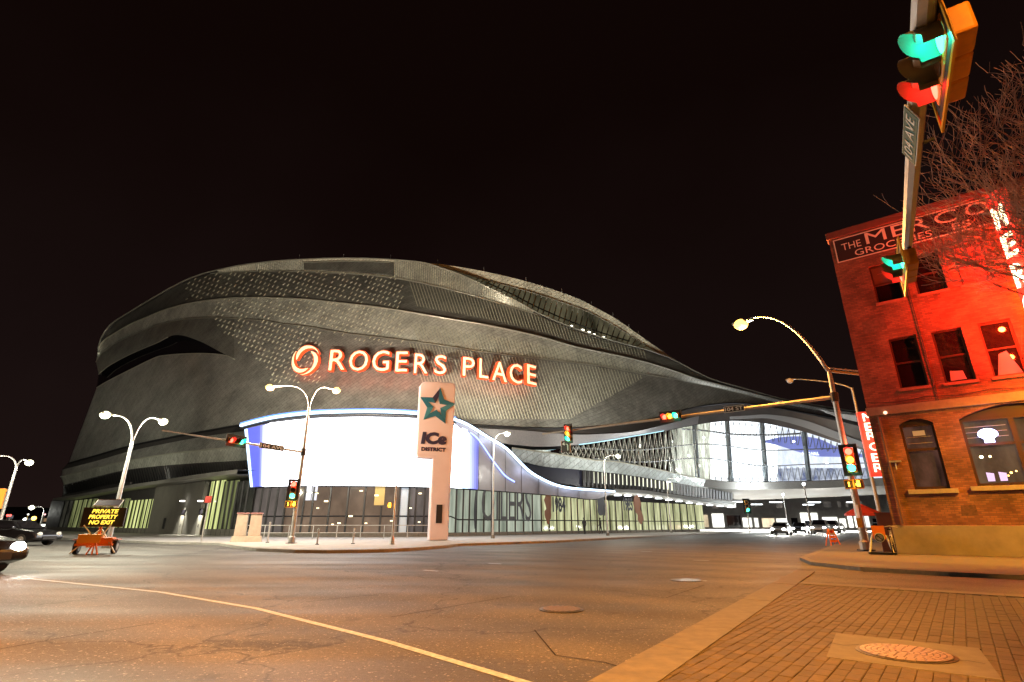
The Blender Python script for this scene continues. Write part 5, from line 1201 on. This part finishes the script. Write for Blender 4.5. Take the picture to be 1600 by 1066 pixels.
# real lamps along the near street, outside the frame
for px_, py_, pz_, tint, pw, lab in ((-11, 3.5, 9.5, (1, .35, .07), 12000, 'street lamp on the near side of the avenue left of the camera'), (19.0, 11.0, 9.8, (1, .50, .03), 10500, 'street lamp on the pavement before the warehouse, right of the camera'),
                                  (-30, 17, 9.5, (1, .42, .17), 5000, 'street lamp on the near side of the avenue further left')):
    pole_lamp('street_lamp', lab, (px_, py_, 0), (px_, py_, pz_-.6), [((px_-U.x*0+.3, py_+1.6, pz_), pw)], tint, 0, cut=140, group='orange street lamps on the near side')
# ================================================================== MESSAGE BOARD TRAILER
TR = Vector((-18.05, 24.4, 0)); tr = thing('message_trailer', 'orange message board trailer with lit amber text and solar panel', 'message board', TR)
RT = Vector((.93, .37, 0)).normalized(); NT = RT.cross(UP)
def tp_(a, o, z): return TR+RT*a+NT*o+UP*z
MB().box(tp_(0, 0, .42), 1.5, 1.1, .1, RT, NT).build('chassis', ORANGE, tr); MB().box(tp_(-.25, .1, .68), .95, .7, .42, RT, NT).build('battery_box', mat('trailer_yellow', (.8, .36, .03), .5), tr, bevel=.03)
MB().box(tp_(.45, .1, .60), .5, .6, .28, RT, NT).build('control_box', ORANGE, tr, bevel=.03)
for sx_ in (-1, 1):
    MB().tube([tp_(sx_*.78-.09, 0, .3), tp_(sx_*.78+.09, 0, .3)], .3, 20).build('wheel', mat('tyre_rubber', (.02, .02, .02), .8), tr); MB().tube([tp_(sx_*.78-.1, 0, .3), tp_(sx_*.78+.1, 0, .3)], .16, 16).build('rim', GALV, tr)
    MB().box(tp_(sx_*.78, 0, .64), .28, .75, .05, RT, NT).build('mudguard', mat('pink_red_guard', (.6, .2, .15), .5), tr)
MB().tube([tp_(0, 0, .4), tp_(0, 0, 1.3)], .07, 10).build('mast', ORANGE, tr)
MB().bar(tp_(0, .5, .36), tp_(.0, 1.4, .36), .08).build('drawbar', ORANGE, tr)
for a0, a1 in ((-.85, .05), (.95, .1)): MB().bar(tp_(a0, .55, .05), tp_(a1, .15, 1.1), .055).build('stabiliser', WHITE, tr)
MB().bar(tp_(-.55, .6, 1.3), tp_(.05, .3, .55), .05).build('stabiliser', WHITE, tr); MB().bar(tp_(.55, .6, 1.3), tp_(.1, .3, .6), .05).build('stabiliser', WHITE, tr)
for a0 in (-.22, .0, .22): MB().bar(tp_(.15+a0, 1.0, 0), tp_(.15+a0*.2, .9, .5), .05).build('jack_leg', ORANGE, tr)
MB().box(tp_(.1, .3, 1.66), 1.78, .16, .86, RT, NT).build('board_case', mat('board_case', (.03, .02, .015), .5), tr, bevel=.02)
for dz in (-.43, .43): MB().bar(tp_(-.79, .39, 1.66+dz), tp_(.99, .39, 1.66+dz), .03).build('board_edge', mat('board_brown', (.12, .06, .02), .5), tr)
LEDT = emis('amber_led_text', (1, .62, .06), 2.2)
for s_, z, a0, wd in (('PRIVATE', 1.84, -.42, 1.1), ('PROPERTY', 1.585, -.5, 1.2), ('NO EXIT', 1.33, -.44, 1.05)): text(s_, tp_(a0, .385, z), RT, UP, wd, .19, .01, .03, .18).build('board_text', LEDT, tr)
MB().prism([tp_(-.35, .55, 2.16), tp_(.68, .55, 2.16), tp_(.68, .05, 2.46), tp_(-.35, .05, 2.46)], UP*.04).build('solar_panel', mat('solar_blue_grey', (.14, .13, .2), .2), tr)
b = MB(); q4 = [tp_(-.37, .57, 2.17), tp_(.7, .57, 2.17), tp_(.7, .03, 2.49), tp_(-.37, .03, 2.49)]
for i in range(4): b.bar(q4[i], q4[(i+1) % 4], .04)
b.build('panel_frame', WHITE, tr); MB().bar(tp_(.1, .3, 2.09), tp_(.1, .3, 2.3), .06).build('panel_post', GALV, tr)
light('board_glow', tp_(.1, 1.0, 1.6), (1, .6, .1), 6, .2, tr); tr.scale = (.88, .88, .9)
# ================================================================== CONCRETE PLINTHS, POSTS, RAIL
for i, (x, lab) in enumerate(((373, 'tapered pale concrete pedestal, the left one of the pair by the kerb'), (395, 'tapered pale concrete pedestal nearest the left signal pole'))):
    p = Vector((at(x, 850, 36.5).x, 36.5, .13)); t_ = thing('concrete_pedestal', lab, 'pedestal', p, 'pair of tapered concrete pedestals')
    for z0, z1, w0, w1 in ((0, .35, 1.0, .86), (.35, 1.72, .72, .64)):
        b = MB(); b.v = [p+RT*(sx_*w_/2)+NT*(sy_*w_/2)+UP*z for z, w_ in ((z0, w0), (z1, w1)) for sx_, sy_ in ((-1, -1), (1, -1), (1, 1), (-1, 1))]
        b.f = [(3, 2, 1, 0), (4, 5, 6, 7)]+[(k, (k+1) % 4, 4+(k+1) % 4, 4+k) for k in range(4)]; b.build('footing' if z0 == 0 else 'shaft', mat('warm_concrete', (.5, .4, .32), .75, noise=.15, nscale=3), t_, bevel=.02)
    MB().box(p+UP*1.76, .74, .74, .07, RT, NT).build('cap', mat('pink_cap', (.4, .2, .2), .6), t_)
posts = [(417, 34.5, 1.15, 'slim steel post beside the pedestals'), (495, 31.4, .8, 'short steel post right of the left signal pole'), (551, 32.6, .8, 'short steel post midway to the slim signal post')]
for x, Y, h_, lab in posts:
    p = Vector((at(x, 853, Y).x, Y, .13)); t_ = thing('steel_post', lab, 'bollard', p); MB().tube([p, p+UP*h_], .05, 10).build('shaft', GALV, t_); MB().ball(p+UP*h_, .06, nu=10, nv=6).build('cap', GALV, t_); MB().tube([p, p+UP*.04], .11, 10).build('foot', STEELD, t_)
rl = thing('guard_rail', 'low steel railing along the plaza in front of the dark glazing', 'railing', (-14, 42, .13))
for a_, b_ in (((-21, 43), (-6.5, 44.5)),):
    a_, b_ = Vector((*a_, .13)), Vector((*b_, .13))
    for z in (.45, 1.0): MB().bar(a_+UP*z, b_+UP*z, .05).build('rail', GALV, rl)
    for k in range(9): q = a_.lerp(b_, k/8); MB().bar(q, q+UP*1.0, .05).build('baluster', GALV, rl)
# street sign on a post at left, red sign
p = Vector((at(313, 853, 36).x, 36, .0)); t_ = thing('sign_post', 'thin post with small red sign in front of the lit door bays', 'sign', p); MB().tube([p, p+UP*2.9], .035, 8).build('pole', GALV, t_); MB().box(p+UP*2.75-Vector((0, .06, 0)), .42, .02, .42).build('sign_plate', mat('dull_red_sign', (.35, .03, .02), .5), t_)
p = Vector((at(8, 850, 17).x, 17.0, 0)); p = Vector((at(2, 790, 13).x-.15, 13, 0)); t_ = thing('construction_sign', 'yellow construction sign panel cut by the left edge', 'sign', p)
a0 = at(-14, 763, 13); a1 = at(10, 764, 13); a2 = at(1, 795, 13); a3 = at(-14, 797, 13); MB().prism([a0, a1, a2, a3], (0, .03, 0)).build('sign_plate', mat('sign_yellow', (.8, .7, .4), .4, noise=.1, nscale=3), t_)
MB().bar(Vector((a3.x+.1, 13.05, 0)), Vector((a3.x+.1, 13.05, a0.z)), .05).build('post', GALV, t_); MB().box((a3.x+.1, 13.05, .04), .6, .5, .06).build('foot', STEELD, t_)
# ================================================================== A-FRAME BOARD AND CLUTTER AT THE BRICK CORNER
p = Vector((at(1301, 847, 33).x, 33, 0)); af = thing('folding_sign', 'small orange and white folding board standing in the street right lane', 'sign', p)
for s_ in (-1, 1):
    MB().bar(p+Vector((-.28, s_*.28, 0)), p+Vector((-.12, s_*.03, .95)), .05).build('leg', ORANGE, af); MB().bar(p+Vector((.28, s_*.28, 0)), p+Vector((.12, s_*.03, .95)), .05).build('leg', ORANGE, af)
for z, h_, m_ in ((.28, .12, ORANGE), (.5, .12, ORANGE), (.78, .3, WHITE)): MB().box(p+Vector((0, -.2+.2*z, z)), .42-.15*z, .03, h_).build('panel', m_, af)
MB().tube([p+Vector((0, -.07, .8)), p+Vector((0, -.085, .8))], .09, 14).build('roundel', mat('dull_red_sign', (.35, .03, .02)), af)
# stacked barricades with a no-entry style plate
q = Vector((15.0, 22.3, .12)); br_ = thing('barricade_sign', 'folded orange sign with barred circle on white legs against the warehouse corner', 'sign', q)
def bq(a, o, z): return q+Vector((.8, -.6, 0))*a+Vector((-.6, -.8, 0))*o+UP*z
q = at(1381, 869, 21.7); q.z = .12
for a in (-.28, .24): MB().tube([bq(a*1.5, .25, 0), bq(a, .1, .55), bq(a*.3, 0, .95)], .035, 8).build('leg', WHITE, br_)
MB().box(bq(0, .12, .78), .42, .03, .5, Vector((.8, -.6, 0)), Vector((-.6, -.8, 0))).build('sign_plate', ORANGE, br_)
MB().tube([bq(0, .14, .6), bq(0, .16, .6)], .17, 20).build('roundel', WHITE, br_)
ring = MB(); NQ = Vector((-.6, -.8, 0)); RQ = Vector((.8, -.6, 0))
ring.tube([bq(0, .17, .6)+(RQ*math.cos(t)+UP*math.sin(t))*.13 for t in [2*math.pi*k/20 for k in range(21)]], .018, 5); ring.bar(bq(-.09, .18, .69), bq(.09, .18, .51), .03); ring.build('barred_circle', BLACK, br_)
MB().box(bq(0, .1, .04), .9, .5, .07, RQ, NQ).build('ballast', BLACK, br_)
q0 = q.copy(); q = at(1399, 868, 21.75); q.z = .12
bk = thing('parked_bicycle', 'silver bicycle leaning upright at the warehouse corner beside the orange sign', 'bicycle', q)
def bi(a, z, o=0.): return q+V*a+UP*z+(-U)*o
for a in (-.5, .5):
    MB().tube([bi(a+.33*math.cos(t), .35+.33*math.sin(t)) for t in [2*math.pi*k/24 for k in range(25)]], .022, 6, cap=False).build('tyre', mat('tyre_rubber', (.02, .02, .02)), bk)
    sp_m = MB()
    for k in range(8): t = math.pi*k/8; sp_m.bar(bi(a+.32*math.cos(t), .35+.32*math.sin(t)), bi(a-.32*math.cos(t), .35-.32*math.sin(t)), .006)
    tag(sp_m.build('spoke', GALV, bk), kind='stuff')
for A_, B_ in (((-.5, .35), (-.1, .35)), ((-.5, .35), (-.18, .75)), ((-.1, .35), (-.2, .85)), ((-.18, .75), (.3, .8)), ((-.1, .35), (.33, .72)), ((.5, .35), (.28, .95))): MB().tube([bi(*A_), bi(*B_)], .018, 6).build('frame_tube', mat('silver_bike', (.6, .6, .62), .3, metal=.6), bk)
MB().tube([bi(.28, .97, -.25), bi(.24, 1.02, 0), bi(.28, .97, .25)], .014, 6).build('handlebar', mat('silver_bike', (.6, .6, .62)), bk); MB().box(bi(-.22, .9), .12, .26, .05, U, V).build('saddle', BLACK, bk)
q = at(1391, 850, 23.0); q.z = .12; bx_ = thing('utility_box', 'brown metal utility cabinet beside the warehouse corner', 'utility box', q)
MB().box(q+UP*.75, .55, .45, 1.5, U, V).build('cabinet', mat('brown_metal', (.16, .05, .03), .5), bx_, bevel=.02); MB().box(q+UP*1.52, .62, .52, .05, U, V).build('cabinet_lid', mat('brown_metal', (.16, .05, .03)), bx_); MB().bar(q+UP*.8-V*.24+U*.15, q+UP*1.0-V*.24+U*.15, .03).build('handle', GALV, bx_)
um = Vector((22.5, 36, .12)); um.x = at(1348, 800, 36).x; us = thing('patio_umbrella', 'red patio umbrella beyond the corner pole on the side street', 'umbrella', um)
b = MB(); ring_ = [um+Vector((1.1*math.cos(t), 1.1*math.sin(t), 1.75)) for t in [2*math.pi*k/8 for k in range(8)]]
for k in range(8): b.poly([um+UP*2.35, ring_[k], ring_[(k+1) % 8]]); b.poly([ring_[k], ring_[(k+1) % 8], ring_[(k+1) % 8]-UP*.15, ring_[k]-UP*.15])
b.build('canopy', mat('red_canvas', (.45, .04, .03), .7), us); MB().tube([um, um+UP*2.35], .03, 8).build('pole', WHITE, us); MB().tube([um, um+UP*.08], .25, 16).build('base', BLACK, us)
# ================================================================== VEHICLES
def make_car(label, loc, yaw, paint, head=0., tail=0., suv=False, group=None):
    root = thing('car', label, 'car', loc, group); root.rotation_euler = (0, 0, yaw); o0 = Vector(loc)
    L, W_, h1, h2 = (4.6, 1.84, .95, 1.45) if not suv else (4.8, 1.95, 1.1, 1.78)
    def P(x, y, z): return o0+Vector((x, y, z))
    side = [(-L/2, .35), (-L/2+.05, .75), (-L/2+.35, h1), (L/2-1.25, h1), (L/2-.25, h1-.14), (L/2, h1-.35), (L/2, .35), (L/2-.5, .22), (-L/2+.4, .22)]
    b = MB(); b.prism([P(x, -W_/2, z) for x, z in side], (0, W_, 0)); b.build('body', paint, root, bevel=.09)
    cab = [(-L/2+.45, h1-.02), (-L/2+1.0, h2-.06), (-L/2+1.4, h2), (L/2-2.1, h2), (L/2-1.15, h1-.02)]
    b = MB(); n = len(cab); b.v = [P(x, -(W_/2-.08-(.16 if z > h1+.1 else 0)), z) for x, z in cab]+[P(x, (W_/2-.08-(.16 if z > h1+.1 else 0)), z) for x, z in cab]
    b.f = [tuple(range(n)), tuple(reversed(range(n, 2*n)))]+[(k, n+k, n+(k+1) % n, (k+1) % n) for k in range(n)]; b.build('cabin', paint, root, bevel=.05)
    g1 = MB(); ins = [(-L/2+.62, h1+.05), (-L/2+1.08, h2-.12), (L/2-2.15, h2-.12), (L/2-1.42, h1+.05)]
    for s_ in (-1, 1): MB().quad(*[P(x, s_*(W_/2-.07-(.16 if z > h1+.1 else .0)), z) for x, z in ins]).build('side_window', WINDK, root)
    MB().quad(P(L/2-1.17, -W_/2+.2, h1+.04), P(L/2-1.17, W_/2-.2, h1+.04), P(L/2-2.0, W_/2-.35, h2-.06), P(L/2-2.0, -W_/2+.35, h2-.06)).build('windscreen', WINDK, root)
    MB().quad(P(-L/2+.44, -W_/2+.2, h1+.04), P(-L/2+.44, W_/2-.2, h1+.04), P(-L/2+.96, W_/2-.35, h2-.1), P(-L/2+.96, -W_/2+.35, h2-.1)).build('rear_window', WINDK, root)
    for sx_ in (-L/2+.85, L/2-.9):
        for s_ in (-1, 1):
            wq = MB().tube([P(sx_, s_*(W_/2-.2), .33), P(sx_, s_*(W_/2+.02), .33)], .33, 20).build('wheel', mat('tyre_rubber', (.02, .02, .02)), root); MB().tube([P(sx_, s_*(W_/2), .33), P(sx_, s_*(W_/2+.03), .33)], .2, 14).build('rim', GALV, wq)
    hm = emis('headlamp_white', (1, .96, .88), 45) if head else mat('lamp_glass', (.5, .5, .5), .1)
    tm = emis('tail_red', (1, .03, .02), 10) if tail else mat('tail_glass', (.3, .01, .01), .2)
    for s_ in (-1, 1):
        MB().ball(P(L/2-.06, s_*(W_/2-.3), h1-.3), .14, (.6, 1.3, .9), 10, 6).build('headlight', hm, root); MB().box(P(-L/2+.04, s_*(W_/2-.2), .8), .08, .28, .16).build('taillight', tm, root)
        MB().box(P(L/2-1.55, s_*(W_/2+.06), h1+.08), .1, .18, .12).build('mirror', paint, root)
        if head: light('headlight_beam', (L/2+.15, s_*(W_/2-.3), h1-.3), (1, .95, .86), head, .08, None, 110, (L/2+8, s_*(W_/2-.3), -.3), .7).parent = root
    MB().box(P(L/2+.01, 0, .45), .04, .9, .18).build('grille', BLACK, root); MB().box(P(-L/2-.01, 0, .6), .02, .5, .12).build('number_plate', WHITE, root)
    return root
CP = [mat('car_paint_%s' % n_, c, .25, metal=.3, coat=.6) for n_, c in (('silver', (.42, .42, .43)), ('black', (.015, .015, .018)), ('blue', (.03, .06, .16)), ('white', (.7, .7, .7)), ('red', (.3, .02, .02)))]
def yaw_to(d): return math.atan2(d.y, d.x)
pc = at(26, 857, 14.6); fd = Vector((.985, -.17, 0)); make_car('dark car at the left edge driving in with blazing headlights', (pc.x-2.2*fd.x-.62*.17, pc.y-2.2*fd.y-.62*.985, 0), yaw_to(fd), CP[1], head=70)
make_car('grey car parked behind the blazing car at the left edge', (at(22, 845, 34).x, 34, 0), yaw_to(Vector((1, -.1, 0))), CP[1])
make_car('dark blue car parked in the far left lot', (at(-8, 840, 40).x, 40, 0), yaw_to(Vector((1, .2, 0))), CP[2])
SD = V2; SN = Vector((V2.y, -V2.x, 0))
gc = 'cars added under the bridge, headlights standing in for the glow there'
S0 = Vector((12, 40, 0))+SN*1.5  # the queue is added; its headlights stand in for the glow of passing traffic
for k, (dist_, lane, hd, pt, suv, lab) in enumerate(((34, 0, 1500, 0, False, 'silver car nearest the junction in the oncoming queue'), (42, 3.4, 1300, 3, True, 'white vehicle second in the oncoming queue'), (49, .2, 1500, 1, False, 'black car in the left lane of the oncoming queue'),
        (56, 3.6, 1500, 0, True, 'tall silver vehicle in the right lane of the oncoming queue'), (63, .1, 1500, 2, True, 'blue vehicle under the bridge in the left oncoming lane'), (70, 3.4, 1500, 3, False, 'white car under the bridge in the right oncoming lane'), (84, 1.5, 1500, 0, False, 'silver car far beyond the bridge facing the junction'))):
    p = S0+SD*dist_+SN*lane; make_car(lab, (p.x, p.y, 0), yaw_to(-SD), CP[pt], head=hd, suv=suv, group=gc)
for k, (dist_, lane, pt, suv, lab) in enumerate(((58, 9.5, 1, False, 'black car driving away toward the bridge with red tail lights'), (70, 12.6, 4, True, 'red vehicle driving away under the bridge'))):
    p = S0+SD*dist_+SN*lane; make_car(lab, (p.x, p.y, 0), yaw_to(SD), CP[pt], tail=1, suv=suv, group='cars driving away under the bridge')
# far signals under the bridge
p = Vector((at(1167, 797, 86).x, 86, 0)); t_ = thing('signal_post', 'distant signal post with a green light under the bridge', 'signal pole', p); MB().tube([p, p+UP*4.2], .1, 8).build('pole', GALV, t_)
signal('distant traffic light under the bridge showing green', p+UP*3.9+Vector((0, -.2, 0)), UP, Vector((0, -1, 0)), ('g',), 1.6, glow=30)
# plaza people before the yellow windows
def person(label, loc, h_, top, leg, face_a):
    loc = Vector(loc); t_ = thing('person', label, 'person', loc); f_ = Vector((math.cos(face_a), math.sin(face_a), 0)); r = f_.cross(UP); k = h_/1.75
    verts = [(0, 0, .92), (0, 0, 1.15), (0, 0, 1.42), (0, 0, 1.52), (0, .02, 1.62), (0, .02, 1.72), (-.1, 0, .86), (-.11, .05, .48), (-.11, -.02, .08), (-.11, .14, .03), (.1, 0, .86), (.12, -.08, .48), (.12, -.2, .08), (.12, -.06, .03), (-.19, 0, 1.4), (-.25, -.03, 1.12), (-.24, .1, .9), (-.24, .14, .82), (.19, 0, 1.4), (.25, .03, 1.12), (.24, .14, .92), (.24, .18, .84)]
    edges = [(0, 1), (1, 2), (2, 3), (3, 4), (4, 5), (0, 6), (6, 7), (7, 8), (8, 9), (0, 10), (10, 11), (11, 12), (12, 13), (2, 14), (14, 15), (15, 16), (16, 17), (2, 18), (18, 19), (19, 20), (20, 21)]
    rad = [.15, .15, .15, .06, .095, .07, .1, .07, .05, .04, .1, .07, .05, .04, .07, .05, .04, .035, .07, .05, .04, .035]
    me = bpy.data.meshes.new('body'); me.from_pydata([tuple((r*x+f_*y+UP*z)*k) for x, y, z in verts], edges, []); o = bpy.data.objects.new('body', me); COL.objects.link(o); o.parent = t_
    me.skin_vertices.new() if hasattr(me.skin_vertices, 'new') and not me.skin_vertices else None
    md = o.modifiers.new('skin', 'SKIN'); 
    if me.skin_vertices:
        for i, v in enumerate(me.skin_vertices[0].data): v.radius = (rad[i]*k, rad[i]*k*.85); v.use_root = (i == 0)
    o.modifiers.new('sub', 'SUBSURF').levels = 1; o.modifiers['sub'].render_levels = 1
    me.materials.append(top); MB().ball(loc+(UP*1.70+f_*-.0)*k, .105*k, (1, 1, 1.05), 10, 7).build('hair', leg, t_); return t_
CL = mat('dark_coat', (.03, .03, .035), .8); HR = mat('dark_hair', (.02, .012, .01), .7)
for x, Y, lab in ((913, 59, 'person in dark coat walking before the yellow lit windows'), (938, 63, 'person in dark clothes standing by the yellow lit windows')):
    a = cinterp(PF, ray(x, 815)[0]/ray(x, 815)[1]); Yp = a-2.6; p = Vector((at(x, 825, Yp).x, Yp, .134)); person(lab, p, 1.78, CL, HR, -2.2 if x < 920 else 2.6)
# ================================================================== TREE
tre = thing('bare_tree', 'bare branched tree spreading over the warehouse front at the right edge', 'tree', (18.6, 12.9, .12))
BARK = mat('bark', (.36, .20, .16), .85, noise=.25, nscale=8)
rt = random.Random(11); tb = {0: MB(), 1: MB(), 2: MB()}; nbr = [0]
def grow(p, d, L, r, lev):
    n = 4 if lev < 4 else 3; P_ = [p]; dd_ = d.copy()
    for k in range(n):
        dd_ = (dd_+Vector((rt.uniform(-.2, .2), rt.uniform(-.2, .2), rt.uniform(-.1, .16)))*(1 if lev else .4)).normalized(); P_.append(P_[-1]+dd_*L/n)
    rr_ = [max(.0075, r*(1-.42*k/n)) for k in range(n+1)]
    tb[0 if lev == 0 else 1 if lev < 3 else 2].tube(P_, rr_, 9 if lev == 0 else 6 if lev < 3 else 3, cap=False); nbr[0] += 1
    if lev >= 6: return
    m_ = (4, 4, 4, 4, 3, 2)[lev]
    for j in range(m_):
        t = rt.uniform(.35, 1.) if j < m_-1 else 1.; i_ = min(n-1, int(t*n)); q = P_[i_].lerp(P_[i_+1], t*n-i_)
        ax = Vector((rt.uniform(-1, 1), rt.uniform(-1, 1), rt.uniform(-.45, .6))).normalized()
        nd = (dd_*(1. if lev else .55)+ax*(.85 if lev else .9)+UP*.12).normalized()
        grow(q, nd, L*rt.uniform(.58, .78), rr_[i_]*rt.uniform(.5, .68), lev+1)
tb[0].tube([Vector((18.6, 12.9, .12)), Vector((18.5, 12.9, 2.4)), Vector((18.2, 12.9, 4.6)), Vector((18.1, 12.9, 6.9))], [.26, .21, .18, .13], 10, cap=False)
for d_, L_, z_ in (((-.75, .1, .55), 3.4, 5.0), ((-.5, -.35, .8), 3.6, 5.8), ((-.2, .5, .9), 3.8, 6.3), ((.1, -.1, 1), 4.2, 6.4), ((.5, .3, .8), 3.2, 6.0), ((-.35, .1, 1), 4.4, 6.2), ((.1, -.8, .7), 3.2, 5.2), ((-.62, .3, .85), 4.0, 5.6), ((-.85, -.2, .7), 3.4, 6.1)): grow(Vector((18.12, 12.9, z_+.1)), Vector(d_).normalized(), L_*.88, .09, 1)
tb[0].build('trunk', BARK, tre, smooth=True); tb[1].build('limb', BARK, tre, smooth=True); tag(tb[2].build('twig', BARK, tre), kind='stuff')
# ================================================================== FAR LEFT AND FAR STREET
lc = thing('lit_canopy', 'low forecourt canopy glowing white at far left', 'canopy', (at(48, 823, 120).x, 120, 0))
a, c = at(19, 823, 120), at(79, 823, 120); MB().box(((a.x+c.x)/2, 122, a.z), c.x-a.x, 4, .95).build('lit_fascia', emis('canopy_white', (.95, 1, .85), 5), lc)
for x in (25, 48, 73): p = at(x, 823, 122); MB().bar((p.x, 122, 0), (p.x, 122, p.z-.5), .35).build('post', GALV, lc)
for i, (x0, x1, Y, h_, lab) in enumerate(((-260, -60, 230, 7, 'long low dark building on the far left skyline'), (-60, 30, 260, 9, 'dark flat roofed building behind the white canopy'), (30, 130, 240, 6, 'low dark shed on the skyline beside the arena'))):
    a, c = at(x0, 815, Y), at(x1, 815, Y); t_ = thing('far_building', lab, 'building', (a.x, Y, 0)); MB().box(((a.x+c.x)/2, Y+8, h_/2), c.x-a.x, 16, h_).build('wall', mat('night_wall', (.05, .04, .04), .9), t_)
    for k in range(9): xx = a.x+(c.x-a.x)*(k+.5)/9; MB().box((xx, Y-.05, h_*.5), 2.2, .1, 1.4).build('window', emis('far_window_%d' % (k % 3), ((1, .6, .3), (.8, .9, 1), (1, .3, .2))[k % 3], (.25, .12, .35)[k % 3]) if k % 2 else BLACK, t_)
for x, y, c, e_, s_, lab in ((53, 810, (1, .55, .08), 9, .9, 'distant orange lamp above the white canopy'), (12, 805.5, (1, .1, .08), 4, .5, 'distant pair of red lights on the left skyline, left one'), (16, 805.5, (1, .1, .08), 4, .5, 'distant pair of red lights on the left skyline, right one'), (39, 812, (.9, 1, .9), 9, .7, 'distant white lamp left of the orange one'), (70, 804, (1, .5, .5), 2, .4, 'faint distant pink light near the arena'), (23, 822, (1, 1, .8), 7, .7, 'distant white lamp low by the parked cars'), (44, 804, (.9, .9, .8), 2, .4, 'faint distant lamp between white and orange')):
    p = at(x, y, 150); t_ = thing('distant_lamp', lab, 'lamp', (p.x, 150, 0)); MB().tube([(p.x, 150, 0), (p.x, 150, p.z)], .1, 6).build('pole', GALV, t_); MB().ball(p, s_*.6, nu=8, nv=6).build('globe', emis('far_%d%d%d' % tuple(int(9*k) for k in c), c, e_), t_)
# street front beyond the bridge
sf = thing('far_shopfront', 'row of lit shopfronts seen beneath the bridge at the end of the street', 'building', (80, 170, 0))
a, c = at(1090, 815, 170), at(1460, 815, 150); d = (c-a); d.z = 0; L = d.length; d.normalize(); n_ = d.cross(UP)
MB().prism([Vector((a.x, a.y, 0)), Vector((c.x, c.y, 0)), Vector((c.x, c.y, 11)), Vector((a.x, a.y, 11))], -n_*12).build('wall', mat('pale_shop_wall', (.35, .33, .3), .8, noise=.2, nscale=.5), sf)
rs_ = random.Random(5); t_c = 0.
while t_c < L-1:
    wd_ = rs_.uniform(1.2, 4.6); hh_ = rs_.uniform(2.2, 4.0); q = Vector((a.x, a.y, 0))+d*(t_c+wd_/2)+n_*.1; k = rs_.random()
    MB().box(q+UP*(hh_/2+.4), wd_*.88, .1, hh_, d, n_).build('window', m_room('far_shop_room', (.3, .3, .27), (1, 1, .92), 3., .12) if k < .7 else m_room('far_warm_room', (.15, .1, .05), (.9, .75, .5), 1.4, .2) if k < .88 else WINDK, sf)
    if k < .45: MB().box(q+UP*6.6, wd_*.5, .1, 1.6, d, n_).build('window', m_room('far_dim_room', (.02, .02, .02), (.16, .14, .12), 1., .4), sf)
    t_c += wd_+rs_.uniform(0, .8)
# poles along the far right of the street
for i, (x, Y, zt_, lab) in enumerate(((1268, 70, 6, 'thin steel lamp post under the bridge, nearest the warehouse'), (1232, 95, 6, 'thin steel lamp post further under the bridge'))):
    p = Vector((at(x, 825, Y).x, Y, .12)); t_ = thing('steel_post', lab, 'post', p); MB().tube([p, p+UP*zt_], .08, 8).build('shaft', GALV, t_); MB().ball(p+UP*zt_, .2, nu=8, nv=6).build('globe', emis('cool_lamp', (.9, .97, 1), 8), t_)
